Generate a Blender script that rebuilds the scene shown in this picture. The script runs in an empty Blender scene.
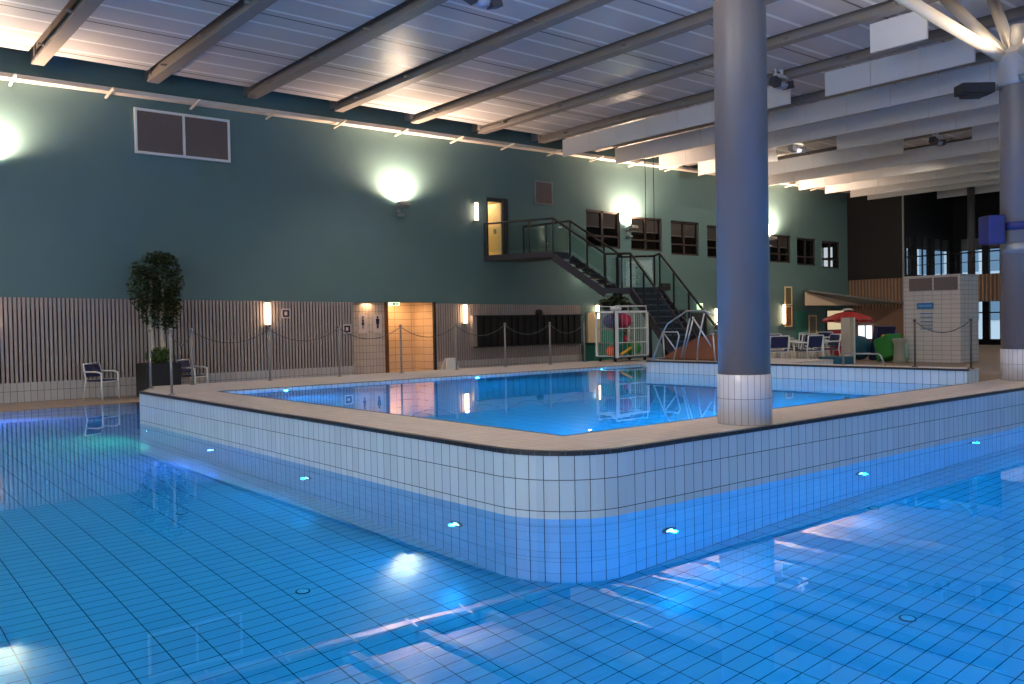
import bpy, bmesh, math, random
from mathutils import Vector, Matrix
random.seed(7)
S = bpy.context.scene
COL = S.collection
PI = math.pi

# ------------------------------------------------------------------ materials
MATS = {}
def srgb(r, g, b):
    f = lambda c: (c/255/12.92) if c/255 <= .04045 else ((c/255+.055)/1.055)**2.4
    return (f(r), f(g), f(b), 1)

def mat(name, col, rough=.5, metal=0, spec=.5, emit=None, estr=0, noise=0, nscale=4):
    if name in MATS: return MATS[name]
    m = bpy.data.materials.new(name); m.use_nodes = True
    nt = m.node_tree; p = nt.nodes['Principled BSDF']
    if len(col) == 3: col = (*col, 1)
    p.inputs['Base Color'].default_value = col
    p.inputs['Roughness'].default_value = rough
    p.inputs['Metallic'].default_value = metal
    p.inputs['Specular IOR Level'].default_value = spec
    if emit:
        p.inputs['Emission Color'].default_value = (*emit[:3], 1)
        p.inputs['Emission Strength'].default_value = estr
    if noise:
        tc = nt.nodes.new('ShaderNodeTexCoord')
        n = nt.nodes.new('ShaderNodeTexNoise'); n.inputs['Scale'].default_value = nscale
        n.inputs['Detail'].default_value = 4
        nt.links.new(tc.outputs['Object'], n.inputs['Vector'])
        mx = nt.nodes.new('ShaderNodeMix'); mx.data_type = 'RGBA'
        mx.inputs['A'].default_value = tuple(c*(1-noise) for c in col[:3])+(1,)
        mx.inputs['B'].default_value = tuple(min(1, c*(1+noise)) for c in col[:3])+(1,)
        nt.links.new(n.outputs['Fac'], mx.inputs['Factor'])
        nt.links.new(mx.outputs['Result'], p.inputs['Base Color'])
    MATS[name] = m
    return m

def tile_mat(name, ca, cb, grout, w, h, mortar, rough=.25, spec=.5, bump=.3):
    """grid of tiles, metres in UV"""
    m = bpy.data.materials.new(name); m.use_nodes = True
    nt = m.node_tree; p = nt.nodes['Principled BSDF']
    uv = nt.nodes.new('ShaderNodeUVMap')
    b = nt.nodes.new('ShaderNodeTexBrick')
    b.offset = 0; b.squash = 1
    b.inputs['Color1'].default_value = (*ca, 1); b.inputs['Color2'].default_value = (*cb, 1)
    b.inputs['Mortar'].default_value = (*grout, 1)
    b.inputs['Scale'].default_value = 1
    b.inputs['Brick Width'].default_value = w; b.inputs['Row Height'].default_value = h
    b.inputs['Mortar Size'].default_value = mortar; b.inputs['Mortar Smooth'].default_value = .1
    nt.links.new(uv.outputs['UV'], b.inputs['Vector'])
    nt.links.new(b.outputs['Color'], p.inputs['Base Color'])
    mr = nt.nodes.new('ShaderNodeMapRange')
    mr.inputs['To Min'].default_value = rough; mr.inputs['To Max'].default_value = .8
    nt.links.new(b.outputs['Fac'], mr.inputs['Value'])
    nt.links.new(mr.outputs['Result'], p.inputs['Roughness'])
    p.inputs['Specular IOR Level'].default_value = spec
    MATS[name] = m
    return m

M_wall = mat('teal_plaster', srgb(88, 117, 118), .75, noise=.05, nscale=1.5)
M_slat = mat('pale_slat_wood', srgb(164, 153, 150), .6, noise=.08, nscale=6)
M_slatback = mat('slat_backing', srgb(98, 89, 88), .8)
M_dslat = mat('brown_slat_wood', srgb(150, 118, 92), .6, noise=.1)
M_black = mat('black_paint', srgb(22, 22, 24), .7)
M_dark = mat('dark_metal', srgb(44, 44, 50), .5, .2)
M_stairgrey = mat('dark_stair_steel', srgb(52, 54, 66), .55, .1)
M_tread = mat('stair_tread_steel', srgb(92, 98, 112), .5, .1)
M_beam = mat('beam_paint', srgb(140, 132, 126), .5)
M_pale = mat('pale_ledge_paint', srgb(214, 204, 190), .6)
M_frame = mat('white_frame_paint', srgb(215, 220, 218), .4)
M_white = mat('white_plastic', srgb(228, 228, 224), .4)
M_steel = mat('brushed_steel', srgb(190, 192, 195), .35, .9)
M_galv = mat('galvanised_steel', srgb(150, 150, 152), .5, .5)
M_mesh = mat('grey_vent_mesh', srgb(120, 106, 102), .8, noise=.06, nscale=60)
M_baffle = mat('white_acoustic_felt', srgb(222, 220, 218), .85)
M_column = mat('column_paint', srgb(122, 112, 110), .32)
M_colcap = mat('column_cap_paint', srgb(176, 174, 176), .4)
M_blue = mat('blue_plastic', srgb(34, 40, 104), .45)
M_dkblue = mat('dark_blue_seat', srgb(38, 44, 92), .5)
M_teal_toy = mat('teal_foam', srgb(30, 96, 120), .6)
M_red = mat('red_fabric', srgb(196, 30, 34), .6)
M_crimson = mat('crimson_foam', srgb(196, 40, 76), .6)
M_green = mat('green_foam', srgb(52, 140, 60), .6)
M_tgreen = mat('sea_green_foam', srgb(38, 130, 110), .6)
M_yellow = mat('yellow_foam', srgb(236, 176, 36), .6)
M_orange = mat('orange_foam', srgb(222, 96, 50), .6)
M_lilac = mat('lilac_fabric', srgb(128, 122, 190), .6)
M_planter = mat('black_planter', srgb(24, 26, 32), .5)
M_soil = mat('planter_soil', srgb(48, 38, 30), .9)
M_leaf = mat('ficus_leaf', srgb(52, 66, 36), .55, noise=.35, nscale=3)
M_leaf2 = mat('fresh_leaf', srgb(80, 112, 46), .55, noise=.3, nscale=5)
M_trunk = mat('pale_trunk', srgb(196, 182, 160), .8, noise=.25, nscale=14)
M_brownmat = mat('brown_ramp_mat', srgb(132, 80, 54), .7, noise=.1)
M_navy = mat('navy_print', srgb(28, 30, 60), .5)
M_signpale = mat('pale_sign_panel', srgb(222, 200, 190), .5)
M_sblue = mat('sign_blue', srgb(44, 120, 190), .5)
M_brownwall = mat('brown_wall_paint', srgb(128, 98, 82), .8)
M_floor_dark = mat('roof_deck_dark', srgb(40, 44, 46), .9)
M_interior = mat('warm_interior_paint', srgb(226, 196, 140), .7, noise=.12, nscale=1.5)
M_office = mat('office_dark_paint', srgb(58, 50, 46), .8)
M_blind = mat('grey_blind', srgb(150, 140, 132), .8)
M_tealdoor = mat('green_door_paint', srgb(40, 116, 100), .5)
M_cream = mat('cream_paint', srgb(214, 190, 150), .7)
M_chain = mat('chain_plastic', srgb(84, 82, 84), .5)
M_post = mat('grey_post_steel', srgb(140, 136, 136), .45, .3)
M_dpost = mat('bronze_post', srgb(84, 76, 72), .5, .3)
M_strut = mat('cream_strut_paint', srgb(226, 208, 184), .45)
M_rubber = mat('black_rubber', srgb(26, 26, 26), .7)
M_warm = mat('warm_tube_glow', (1, .8, .55), .5, emit=(1, .64, .38), estr=14)
M_cool = mat('white_tube_glow', (1, 1, 1), .5, emit=(1, .62, .42), estr=12)
M_lens = mat('pool_lens_glow', (1, 1, 1), .3, emit=(1, .95, .92), estr=6)
M_flood = mat('flood_lens_glow', (1, 1, 1), .3, emit=(1, .92, .7), estr=40)
M_exit = mat('exit_sign_glow', srgb(200, 240, 170), .5, emit=(.75, 1, .6), estr=1.6)
M_exitg = mat('exit_green', srgb(20, 120, 60), .5)
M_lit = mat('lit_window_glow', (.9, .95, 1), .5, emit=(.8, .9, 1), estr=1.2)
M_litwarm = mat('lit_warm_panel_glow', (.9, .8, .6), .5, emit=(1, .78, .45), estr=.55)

T_pool = tile_mat('white_pool_tile', (.54, .635, .675), (.48, .57, .615), (.06, .07, .09), .125, .25, .0036, .14)
T_poolh = tile_mat('pool_floor_tile', (.66, .72, .78), (.60, .67, .74), (.03, .05, .08), .264, .132, .0042, .2)
T_nose = tile_mat('black_nosing_tile', (.012, .014, .02), (.02, .022, .03), (.16, .16, .17), .125, .25, .002, .3)
T_coping = tile_mat('beige_coping_tile', (.56, .47, .40), (.50, .42, .355), (.30, .25, .215), .25, .115, .003, .45)
T_deck = tile_mat('beige_deck_tile', (.50, .44, .40), (.46, .405, .365), (.36, .31, .28), .125, .125, .003, .6)
T_walk = tile_mat('tan_walkway_tile', (.33, .26, .205), (.30, .235, .19), (.20, .165, .14), .15, .15, .003, .6)
T_strip = tile_mat('grey_wall_tile', (.50, .475, .46), (.45, .43, .42), (.12, .11, .11), .136, .25, .005, .4)
T_wc = tile_mat('warm_wall_tile', (.66, .53, .44), (.60, .48, .40), (.20, .13, .10), .11, .20, .005, .35)
T_wcl = tile_mat('warm_long_tile', (.66, .50, .36), (.58, .44, .31), (.22, .13, .08), .6, .22, .006, .35)
T_block = tile_mat('cream_block_tile', (.68, .62, .58), (.64, .585, .545), (.34, .30, .28), .25, .125, .006, .35)
T_cp = tile_mat('column_base_tile', (.62, .60, .63), (.56, .545, .58), (.08, .08, .10), .064, .25, .0022, .3)

# ceiling cassettes: seams across the bay
def ceiling_mat():
    m = bpy.data.materials.new('ceiling_cassette'); m.use_nodes = True
    nt = m.node_tree; p = nt.nodes['Principled BSDF']
    uv = nt.nodes.new('ShaderNodeUVMap'); sx = nt.nodes.new('ShaderNodeSeparateXYZ')
    nt.links.new(uv.outputs['UV'], sx.inputs[0])
    def seam(period, off, width):
        a = nt.nodes.new('ShaderNodeMath'); a.operation = 'ADD'; a.inputs[1].default_value = off+100*period
        b = nt.nodes.new('ShaderNodeMath'); b.operation = 'MODULO'; b.inputs[1].default_value = period
        c = nt.nodes.new('ShaderNodeMath'); c.operation = 'LESS_THAN'; c.inputs[1].default_value = width
        nt.links.new(sx.outputs['Y'], a.inputs[0]); nt.links.new(a.outputs[0], b.inputs[0]); nt.links.new(b.outputs[0], c.inputs[0])
        return c
    pale = seam(.8, .1, .09); dark = seam(2.4, .62, .05)
    nz = nt.nodes.new('ShaderNodeTexNoise'); nz.inputs['Scale'].default_value = .6
    nt.links.new(uv.outputs['UV'], nz.inputs['Vector'])
    m0 = nt.nodes.new('ShaderNodeMix'); m0.data_type = 'RGBA'
    m0.inputs['A'].default_value = srgb(184, 180, 180); m0.inputs['B'].default_value = srgb(206, 202, 202)
    nt.links.new(nz.outputs['Fac'], m0.inputs['Factor'])
    m1 = nt.nodes.new('ShaderNodeMix'); m1.data_type = 'RGBA'; m1.inputs['B'].default_value = srgb(240, 240, 240)
    nt.links.new(pale.outputs[0], m1.inputs['Factor']); nt.links.new(m0.outputs['Result'], m1.inputs['A'])
    m2 = nt.nodes.new('ShaderNodeMix'); m2.data_type = 'RGBA'; m2.inputs['B'].default_value = srgb(66, 64, 66)
    nt.links.new(dark.outputs[0], m2.inputs['Factor']); nt.links.new(m1.outputs['Result'], m2.inputs['A'])
    nt.links.new(m2.outputs['Result'], p.inputs['Base Color'])
    p.inputs['Roughness'].default_value = .34
    return m
M_ceil = ceiling_mat()

def water_mat(name, tint):
    m = bpy.data.materials.new(name); m.use_nodes = True
    nt = m.node_tree; nt.nodes.remove(nt.nodes['Principled BSDF'])
    rf = nt.nodes.new('ShaderNodeBsdfRefraction'); rf.inputs['Color'].default_value = (*tint, 1)
    rf.inputs['Roughness'].default_value = 0; rf.inputs['IOR'].default_value = 1.33
    gl = nt.nodes.new('ShaderNodeBsdfGlossy'); gl.inputs['Roughness'].default_value = 0; gl.inputs['Color'].default_value = (1, 1, 1, 1)
    fr = nt.nodes.new('ShaderNodeFresnel'); fr.inputs['IOR'].default_value = 1.33
    g = nt.nodes.new('ShaderNodeMixShader')
    nt.links.new(fr.outputs[0], g.inputs[0]); nt.links.new(rf.outputs[0], g.inputs[1]); nt.links.new(gl.outputs[0], g.inputs[2])
    tc = nt.nodes.new('ShaderNodeTexCoord')
    n = nt.nodes.new('ShaderNodeTexNoise'); n.inputs['Scale'].default_value = 2.2; n.inputs['Detail'].default_value = 2
    b = nt.nodes.new('ShaderNodeBump'); b.inputs['Strength'].default_value = .02; b.inputs['Distance'].default_value = .02
    nt.links.new(tc.outputs['Object'], n.inputs['Vector']); nt.links.new(n.outputs['Fac'], b.inputs['Height'])
    for k in (rf, gl, fr): nt.links.new(b.outputs['Normal'], k.inputs['Normal'])
    nt.links.new(g.outputs[0], nt.nodes['Material Output'].inputs['Surface'])
    return m
M_water = water_mat('pool_water', (.20, .80, 1.0))

def glass_mat(name, tint=(.9, .95, .95), refl=.09):
    m = bpy.data.materials.new(name); m.use_nodes = True
    nt = m.node_tree; nt.nodes.remove(nt.nodes['Principled BSDF'])
    t = nt.nodes.new('ShaderNodeBsdfTransparent'); t.inputs['Color'].default_value = (*tint, 1)
    g = nt.nodes.new('ShaderNodeBsdfGlossy'); g.inputs['Roughness'].default_value = .02
    f = nt.nodes.new('ShaderNodeFresnel'); f.inputs['IOR'].default_value = 1.45
    mx = nt.nodes.new('ShaderNodeMixShader')
    nt.links.new(f.outputs[0], mx.inputs[0]); nt.links.new(t.outputs[0], mx.inputs[1]); nt.links.new(g.outputs[0], mx.inputs[2])
    nt.links.new(mx.outputs[0], nt.nodes['Material Output'].inputs['Surface'])
    return m
M_glass = glass_mat('clear_glass')
M_glassd = glass_mat('tinted_glass', (.55, .55, .56))
M_glassg = glass_mat('green_guard_glass', (.78, .88, .84))

# ------------------------------------------------------------------ mesh building
class MB:
    def __init__(s): s.v = []; s.f = []; s.uv = {}; s.sm = set()
    def quad(s, *pts, uv=None, smooth=False):
        b = len(s.v); s.v += [tuple(p) for p in pts]; s.f.append(tuple(range(b, b+len(pts))))
        if uv: s.uv[len(s.f)-1] = uv
        if smooth: s.sm.add(len(s.f)-1)
        return s
    def box(s, x0, x1, y0, y1, z0, z1):
        b = len(s.v)
        s.v += [(x, y, z) for z in (z0, z1) for y in (y0, y1) for x in (x0, x1)]
        for q in ((0, 2, 3, 1), (4, 5, 7, 6), (0, 1, 5, 4), (2, 6, 7, 3), (0, 4, 6, 2), (1, 3, 7, 5)):
            s.f.append(tuple(b+i for i in q))
        return s
    def obox(s, c, ax, ay, az):
        """oriented box: centre + half-axis vectors"""
        c, ax, ay, az = map(Vector, (c, ax, ay, az)); b = len(s.v)
        s.v += [tuple(c+ax*i+ay*j+az*k) for k in (-1, 1) for j in (-1, 1) for i in (-1, 1)]
        for q in ((0, 2, 3, 1), (4, 5, 7, 6), (0, 1, 5, 4), (2, 6, 7, 3), (0, 4, 6, 2), (1, 3, 7, 5)):
            s.f.append(tuple(b+i for i in q))
        return s
    def bar(s, p, q, w, h=None, up=(0, 0, 1)):
        p, q = Vector(p), Vector(q); h = h or w
        d = (q-p); L = d.length; d.normalize()
        sd = d.cross(Vector(up))
        if sd.length < 1e-4: sd = d.cross(Vector((1, 0, 0)))
        sd.normalize(); u = sd.cross(d)
        return s.obox((p+q)/2, d*L/2, sd*w/2, u*h/2)
    def tube(s, pts, r, n=8, caps=True, closed=False):
        pts = [Vector(p) for p in pts]; b = len(s.v); N = len(pts)
        prev = None
        for i, p in enumerate(pts):
            if closed: d = pts[(i+1) % N]-pts[i-1]
            else: d = pts[min(i+1, N-1)]-pts[max(i-1, 0)]
            d.normalize()
            if prev is None:
                a = d.cross(Vector((0, 0, 1)))
                if a.length < .05: a = d.cross(Vector((1, 0, 0)))
            else:
                a = prev-d*prev.dot(d)
                if a.length < 1e-4: a = d.orthogonal()
            a.normalize(); prev = a; c = d.cross(a)
            rr = r[i] if isinstance(r, (list, tuple)) else r
            s.v += [tuple(p+a*rr*math.cos(2*PI*k/n)+c*rr*math.sin(2*PI*k/n)) for k in range(n)]
        for i in range(N if closed else N-1):
            j = (i+1) % N
            for k in range(n):
                l = (k+1) % n
                s.f.append((b+i*n+k, b+i*n+l, b+j*n+l, b+j*n+k)); s.sm.add(len(s.f)-1)
        if caps and not closed:
            s.f.append(tuple(b+k for k in reversed(range(n)))); s.f.append(tuple(b+(N-1)*n+k for k in range(n)))
        return s
    def ring(s, x0, x1, z0, z1, w, y0, y1):
        b = len(s.v)
        for y in (y0, y1):
            s.v += [(x0, y, z0), (x1, y, z0), (x1, y, z1), (x0, y, z1), (x0+w, y, z0+w), (x1-w, y, z0+w), (x1-w, y, z1-w), (x0+w, y, z1-w)]
        for i in range(4):
            j = (i+1) % 4
            s.f += [(b+i, b+j, b+4+j, b+4+i), (b+8+i, b+12+i, b+12+j, b+8+j), (b+i, b+8+i, b+8+j, b+j), (b+4+i, b+4+j, b+12+j, b+12+i)]
        return s
    def lathe(s, prof, c=(0, 0, 0), n=24, smooth=True, uvr=None):
        """profile of (r, z) revolved about z"""
        b = len(s.v)
        for r, z in prof:
            s.v += [(c[0]+r*math.cos(2*PI*k/n), c[1]+r*math.sin(2*PI*k/n), c[2]+z) for k in range(n)]
        for i in range(len(prof)-1):
            for k in range(n):
                l = (k+1) % n
                s.f.append((b+i*n+k, b+i*n+l, b+(i+1)*n+l, b+(i+1)*n+k)); fi = len(s.f)-1
                if smooth: s.sm.add(fi)
                if uvr:
                    u0, u1 = uvr*2*PI*k/n, uvr*2*PI*(k+1)/n
                    s.uv[fi] = [(u0, prof[i][1]), (u1, prof[i][1]), (u1, prof[i+1][1]), (u0, prof[i+1][1])]
        if prof[0][0] > 1e-5: s.f.append(tuple(b+k for k in reversed(range(n))))
        if prof[-1][0] > 1e-5: s.f.append(tuple(b+(len(prof)-1)*n+k for k in range(n)))
        return s
    def sphere(s, c, r, n=12, sq=(1, 1, 1)):
        b = len(s.v); m = n//2
        for i in range(m+1):
            t = PI*i/m
            for k in range(n):
                a = 2*PI*k/n
                s.v.append((c[0]+r*sq[0]*math.sin(t)*math.cos(a), c[1]+r*sq[1]*math.sin(t)*math.sin(a), c[2]-r*sq[2]*math.cos(t)))
        for i in range(m):
            for k in range(n):
                l = (k+1) % n
                s.f.append((b+i*n+k, b+i*n+l, b+(i+1)*n+l, b+(i+1)*n+k)); s.sm.add(len(s.f)-1)
        return s
    def prism(s, poly, z0, z1):
        """vertical prism over a ccw polygon"""
        b = len(s.v); n = len(poly)
        s.v += [(x, y, z0) for x, y in poly]+[(x, y, z1) for x, y in poly]
        s.f.append(tuple(b+i for i in reversed(range(n)))); s.f.append(tuple(b+n+i for i in range(n)))
        for i in range(n):
            j = (i+1) % n; s.f.append((b+i, b+j, b+n+j, b+n+i))
        return s
    def strip(s, pts, z0, z1, smooth=False, u0=0, vo=.061):
        """vertical wall along a polyline, u in metres along it"""
        u = u0
        for i in range(len(pts)-1):
            (x0, y0), (x1, y1) = pts[i], pts[i+1]; L = math.hypot(x1-x0, y1-y0)
            s.quad((x0, y0, z0), (x1, y1, z0), (x1, y1, z1), (x0, y0, z1), uv=[(u, z0-vo), (u+L, z0-vo), (u+L, z1-vo), (u, z1-vo)], smooth=smooth)
            u += L
        return s
    def build(s, name, m, parent=None, loc=None, bevel=0):
        me = bpy.data.meshes.new(name); me.from_pydata(s.v, [], s.f); me.update()
        uvl = me.uv_layers.new(name='UVMap')
        for p in me.polygons:
            if p.index in s.sm: p.use_smooth = True
            if p.index in s.uv:
                for li, uv in zip(p.loop_indices, s.uv[p.index]): uvl.data[li].uv = uv
            else:
                n = p.normal; a = max(range(3), key=lambda i: abs(n[i]))
                for li in p.loop_indices:
                    c = me.vertices[me.loops[li].vertex_index].co
                    uvl.data[li].uv = (c.y, c.z) if a == 0 else (c.x, c.z) if a == 1 else (c.x, c.y)
        me.materials.append(m)
        o = bpy.data.objects.new(name, me); COL.objects.link(o)
        if parent: o.parent = parent
        if loc: o.location = loc
        if bevel:
            bm = o.modifiers.new('edge', 'BEVEL'); bm.width = bevel; bm.segments = 2; bm.limit_method = 'ANGLE'
        return o

def tag(o, label=None, cat=None, group=None, kind=None):
    if label: o['label'] = label
    if cat: o['category'] = cat
    if group: o['group'] = group
    if kind: o['kind'] = kind
    return o
def thing(name, label, cat, loc=(0, 0, 0), rz=0, group=None, kind=None):
    o = bpy.data.objects.new(name, None); COL.objects.link(o)
    o.location = loc; o.rotation_euler = (0, 0, rz); o.empty_display_size = .2
    return tag(o, label, cat, group, kind)
def struct(o, label=None, cat=None): return tag(o, label, cat, kind='structure')
def dup(root, loc, rz, label, group=None):
    r = root.copy(); COL.objects.link(r); r.location = loc; r.rotation_euler = (0, 0, rz); r['label'] = label
    if group: r['group'] = group
    for ch in list(root.children):
        c = ch.copy(); COL.objects.link(c); c.parent = r
        for g in ch.children:
            d = g.copy(); COL.objects.link(d); d.parent = c
    return r
def light(name, typ, loc, energy, color, target=None, **kw):
    l = bpy.data.lights.new(name, typ); l.energy = energy; l.color = color
    for k, v in kw.items(): setattr(l, k, v)
    o = bpy.data.objects.new(name, l); COL.objects.link(o); o.location = loc
    if target is not None:
        o.rotation_euler = (Vector(target)-Vector(loc)).to_track_quat('-Z', 'Y').to_euler()
    return o

# ------------------------------------------------------------------ key dimensions
W = 22.2                      # back wall
DEP = -1.65                   # lower pool floor
XL, YF = 4.44, 4.90           # outer faces of the raised pool
ZC, ZW = .54, .50             # coping, upper water
IX0, IY0, IX1, IY1 = 5.35, 5.82, 13.6, 14.15
RC = .75
arc = [(XL+RC-RC*math.cos(a), YF+RC-RC*math.sin(a)) for a in [PI/2*i/12 for i in range(13)]]   # from left face to front face

# ------------------------------------------------------------------ camera
Rm = Matrix(((.77332775, .02752527, -.63340868), (-.63373647, .00440609, -.77353648), (-.01850094, .9996114, .02085112)))
cam = bpy.data.cameras.new('camera'); co = bpy.data.objects.new('camera', cam); COL.objects.link(co)
co.matrix_world = Matrix.Translation((0, 0, 1.56)) @ Rm.to_quaternion().to_matrix().to_4x4()
cam.sensor_width = 36; cam.lens = 875/1024*36; cam.clip_end = 400; cam.clip_start = .05
S.camera = co

# ================================================================== THE SETTING
def holed_wall(x0, x1, z0, z1, holes, y, depth):
    """wall in the plane y, facing -Y, with rectangular holes and their reveals"""
    xs = sorted({x0, x1, *[h[0] for h in holes], *[h[1] for h in holes]})
    zs = sorted({z0, z1, *[h[2] for h in holes], *[h[3] for h in holes]})
    mb = MB()
    def inh(cx, cz): return any(h[0] < cx < h[1] and h[2] < cz < h[3] for h in holes)
    for a, b in zip(xs, xs[1:]):
        for c, d in zip(zs, zs[1:]):
            if not inh((a+b)/2, (c+d)/2):
                mb.quad((a, y, c), (b, y, c), (b, y, d), (a, y, d))
                mb.quad((b, y+depth, c), (a, y+depth, c), (a, y+depth, d), (b, y+depth, d))
    for a, b, c, d in holes:
        e = y+depth
        mb.quad((a, y, c), (a, e, c), (b, e, c), (b, y, c)); mb.quad((a, y, d), (b, y, d), (b, e, d), (a, e, d))
        mb.quad((a, y, c), (a, y, d), (a, e, d), (a, e, c)); mb.quad((b, y, c), (b, e, c), (b, e, d), (b, y, d))
    return mb

WIN = [(21.65, 23.37, 4.22, 5.55), (23.95, 25.67, 4.20, 5.45), (26.19, 27.88, 4.11, 5.43), (28.39, 30.1, 4.07, 5.37),
       (30.55, 32.2, 4.05, 5.30), (32.68, 34.27, 4.02, 5.22), (34.74, 36.27, 3.96, 5.17), (36.77, 38.32, 3.88, 5.13)]
WC = (12.34, 15.13, 0, 2.26)
UD = (17.26, 18.06, 3.77, 5.62)
LD = (25.6, 27.0, 0, 1.98)
struct(holed_wall(-9, 39.3, 0, 8.4, WIN+[WC, UD, LD], W, .3).build('wall_back', M_wall), 'dark teal plastered back wall of the pool hall', 'wall')

# wainscot of vertical slats above a tiled plinth
def wz(x): return 2.40-.0115*x
mb = MB(); mbk = MB(); mt = MB()
for a, b in ((-9, 12.30), (15.17, 21.3)):
    x = a
    while x < b-.05:
        mb.box(x, x+.058, W-.05, W-.022, .44, wz(x)); x += .09
    mbk.quad((a, W-.02, .44), (b, W-.02, .44), (b, W-.02, wz(b)), (a, W-.02, wz(a)))
    mbk.box(a, b, W-.02, W-.002, .44, 2.1)
    mt.box(a, b, W-.05, W-.002, 0, .44)
o = mb.build('wall_back_slats', M_slat); struct(o, 'pale vertical slat cladding along the foot of the teal wall', 'cladding')
mbk.build('backing', M_slatback, o)
struct(mt.build('baseboard_back', T_strip), 'grey tiled plinth under the slat cladding', 'baseboard')

# floors
mb = MB()
mb.prism([(-9, 19.95), (44, 19.95), (44, 25), (-9, 25)], -.35, 0)
mb.prism([(6.3, 16.4), (44, 16.4), (44, 19.95), (6.3, 19.95)], -.35, 0)
mb.prism([(13.9, 5.7), (44, 5.7), (44, 16.4), (13.9, 16.4)], -.35, 0)
mb.prism([(26, -10), (44, -10), (44, 5.7), (26, 5.7)], -.35, 0)
mb.prism([(-9, -10), (26, -10), (26, -2.5), (-9, -2.5)], -.35, 0)
struct(mb.build('floor', T_walk), 'tan tiled walkway around the pools', 'floor')
mb = MB().quad((-9, -3, DEP), (26.5, -3, DEP), (26.5, 20.3, DEP), (-9, 20.3, DEP))
struct(mb.build('floor_pool', T_poolh), 'tiled floor of the lower pool', 'floor')
mb = MB()
mb.strip([(26, -2.5), (-8, -2.5), (-8, 19.95), (6.3, 19.95), (6.3, 16.45)], DEP, 0).strip([(26, 4.9), (26, -2.5)], DEP, 0)
mb.box(-9, -8, -2.5, 19.95, -.35, 0)
struct(mb.build('wall_pool', T_pool), 'tiled side walls of the lower pool', 'wall')

# ceiling: roof deck, cassettes between beams, beams
BX = [4.33+2.48*k for k in range(-6, 16)]
mb = MB()
for a, b in zip(BX, BX[1:]):
    mb.box(a+.13, b-.25, -10, 21.35, 7.66, 7.72)
struct(mb.build('ceiling', M_ceil), 'grey metal ceiling cassettes with pale seams', 'ceiling')
struct(MB().box(-12, 45, -11, 25, 8.4, 8.5).build('ceiling_deck', M_floor_dark), 'dark roof deck above the ceiling cassettes', 'roof')
for k, x in enumerate(BX):
    mb = MB()
    mb.box(x-.13, x+.13, -10, 21.75, 7.50, 7.55).box(x-.10, x+.10, -10, 21.75, 7.55, 7.63)
    mb.box(x-.02, x+.02, -10, 21.75, 7.63, 8.3)
    mb.box(x-.05, x+.05, 21.75, W-.01, 7.62, 8.0)
    for y in [20.4-2.4*i for i in range(12)]: mb.box(x-.25, x-.10, y-.02, y+.02, 7.56, 7.60)
    o = mb.build('ceiling_beam', M_beam)
    tag(o, 'pale steel ceiling beam, number %s from the left end of the hall' % ['one','two','three','four','five','six','seven','eight','nine','ten','eleven','twelve','thirteen','fourteen','fifteen','sixteen','seventeen','eighteen','nineteen','twenty','twenty-one','twenty-two'][k], 'beam', kind='structure')
# pale ledge (light trough) on the wall with little brackets
def lz(x): return 7.14+.009*x
mb = MB()
for a, b in ((-9, 39),):
    y0 = W-.3
    mb.v += [(a, y0, lz(a)), (b, y0, lz(b)), (b, W-.002, lz(b)), (a, W-.002, lz(a)), (a, y0, lz(a)+.10), (b, y0, lz(b)+.10), (b, W-.002, lz(b)+.10), (a, W-.002, lz(a)+.10)]
    mb.f += [(3, 2, 1, 0), (4, 5, 6, 7), (0, 1, 5, 4), (1, 2, 6, 5), (2, 3, 7, 6), (3, 0, 4, 7)]
o = struct(mb.build('trim_ledge', M_pale), 'pale ledge running along the top of the teal wall', 'trim')
for i in range(20):
    x = 3.85+2.0*i-6
    MB().bar((x, W-.02, lz(x)-.10), (x, W-.72, lz(x)-.02), .05, .04).build('bracket', M_pale, o)

# other walls of the hall
LH = [(-8.5+4.75*i, -8.5+4.75*i+4.2, 1.0, 6.4) for i in range(5)]
mb = holed_wall(-10, 25, 0, 8.4, LH, 0, .2); mb.v = [(-9.2+v[1], v[0], v[2]) for v in mb.v]
struct(mb.build('wall_left', M_wall), 'teal window wall closing the hall beyond the frame', 'wall')
mb = MB(); mp = MB()
for a, b, c, d in LH:
    for yy in (a+1.4, a+2.8): mb.box(-9.14, -9.06, yy-.04, yy+.04, c, d)
    mb.box(-9.14, -9.06, a, b, 3.6, 3.68); mp.quad((-9.1, a, c), (-9.1, b, c), (-9.1, b, d), (-9.1, a, d))
o = struct(mb.build('window_left', M_dark), 'tall windows in the left wall', 'window'); mp.build('pane', M_glass, o)
mb = MB()
def near_wall():
    holes = [(-8.5+4.75*i, -8.5+4.75*i+4.2, 1.0, 6.4) for i in range(11)]
    return holed_wall(-9, 44, 0, 8.4, holes, -10.2, .2)
struct(near_wall().build('wall_near', M_cream), 'window wall behind the photographer', 'wall')
mb = MB(); mp = MB()
for i in range(11):
    x = -8.5+4.75*i
    for xx in (x+1.4, x+2.8): mb.box(xx-.04, xx+.04, -10.14, -10.06, 1.0, 6.4)
    mb.box(x, x+4.2, -10.14, -10.06, 3.6, 3.68)
    mp.quad((x, -10.1, 1), (x+4.2, -10.1, 1), (x+4.2, -10.1, 6.4), (x, -10.1, 6.4))
o = struct(mb.build('window_near', M_dark), 'tall windows behind the photographer', 'window'); mp.build('pane', M_glass, o)

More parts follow.
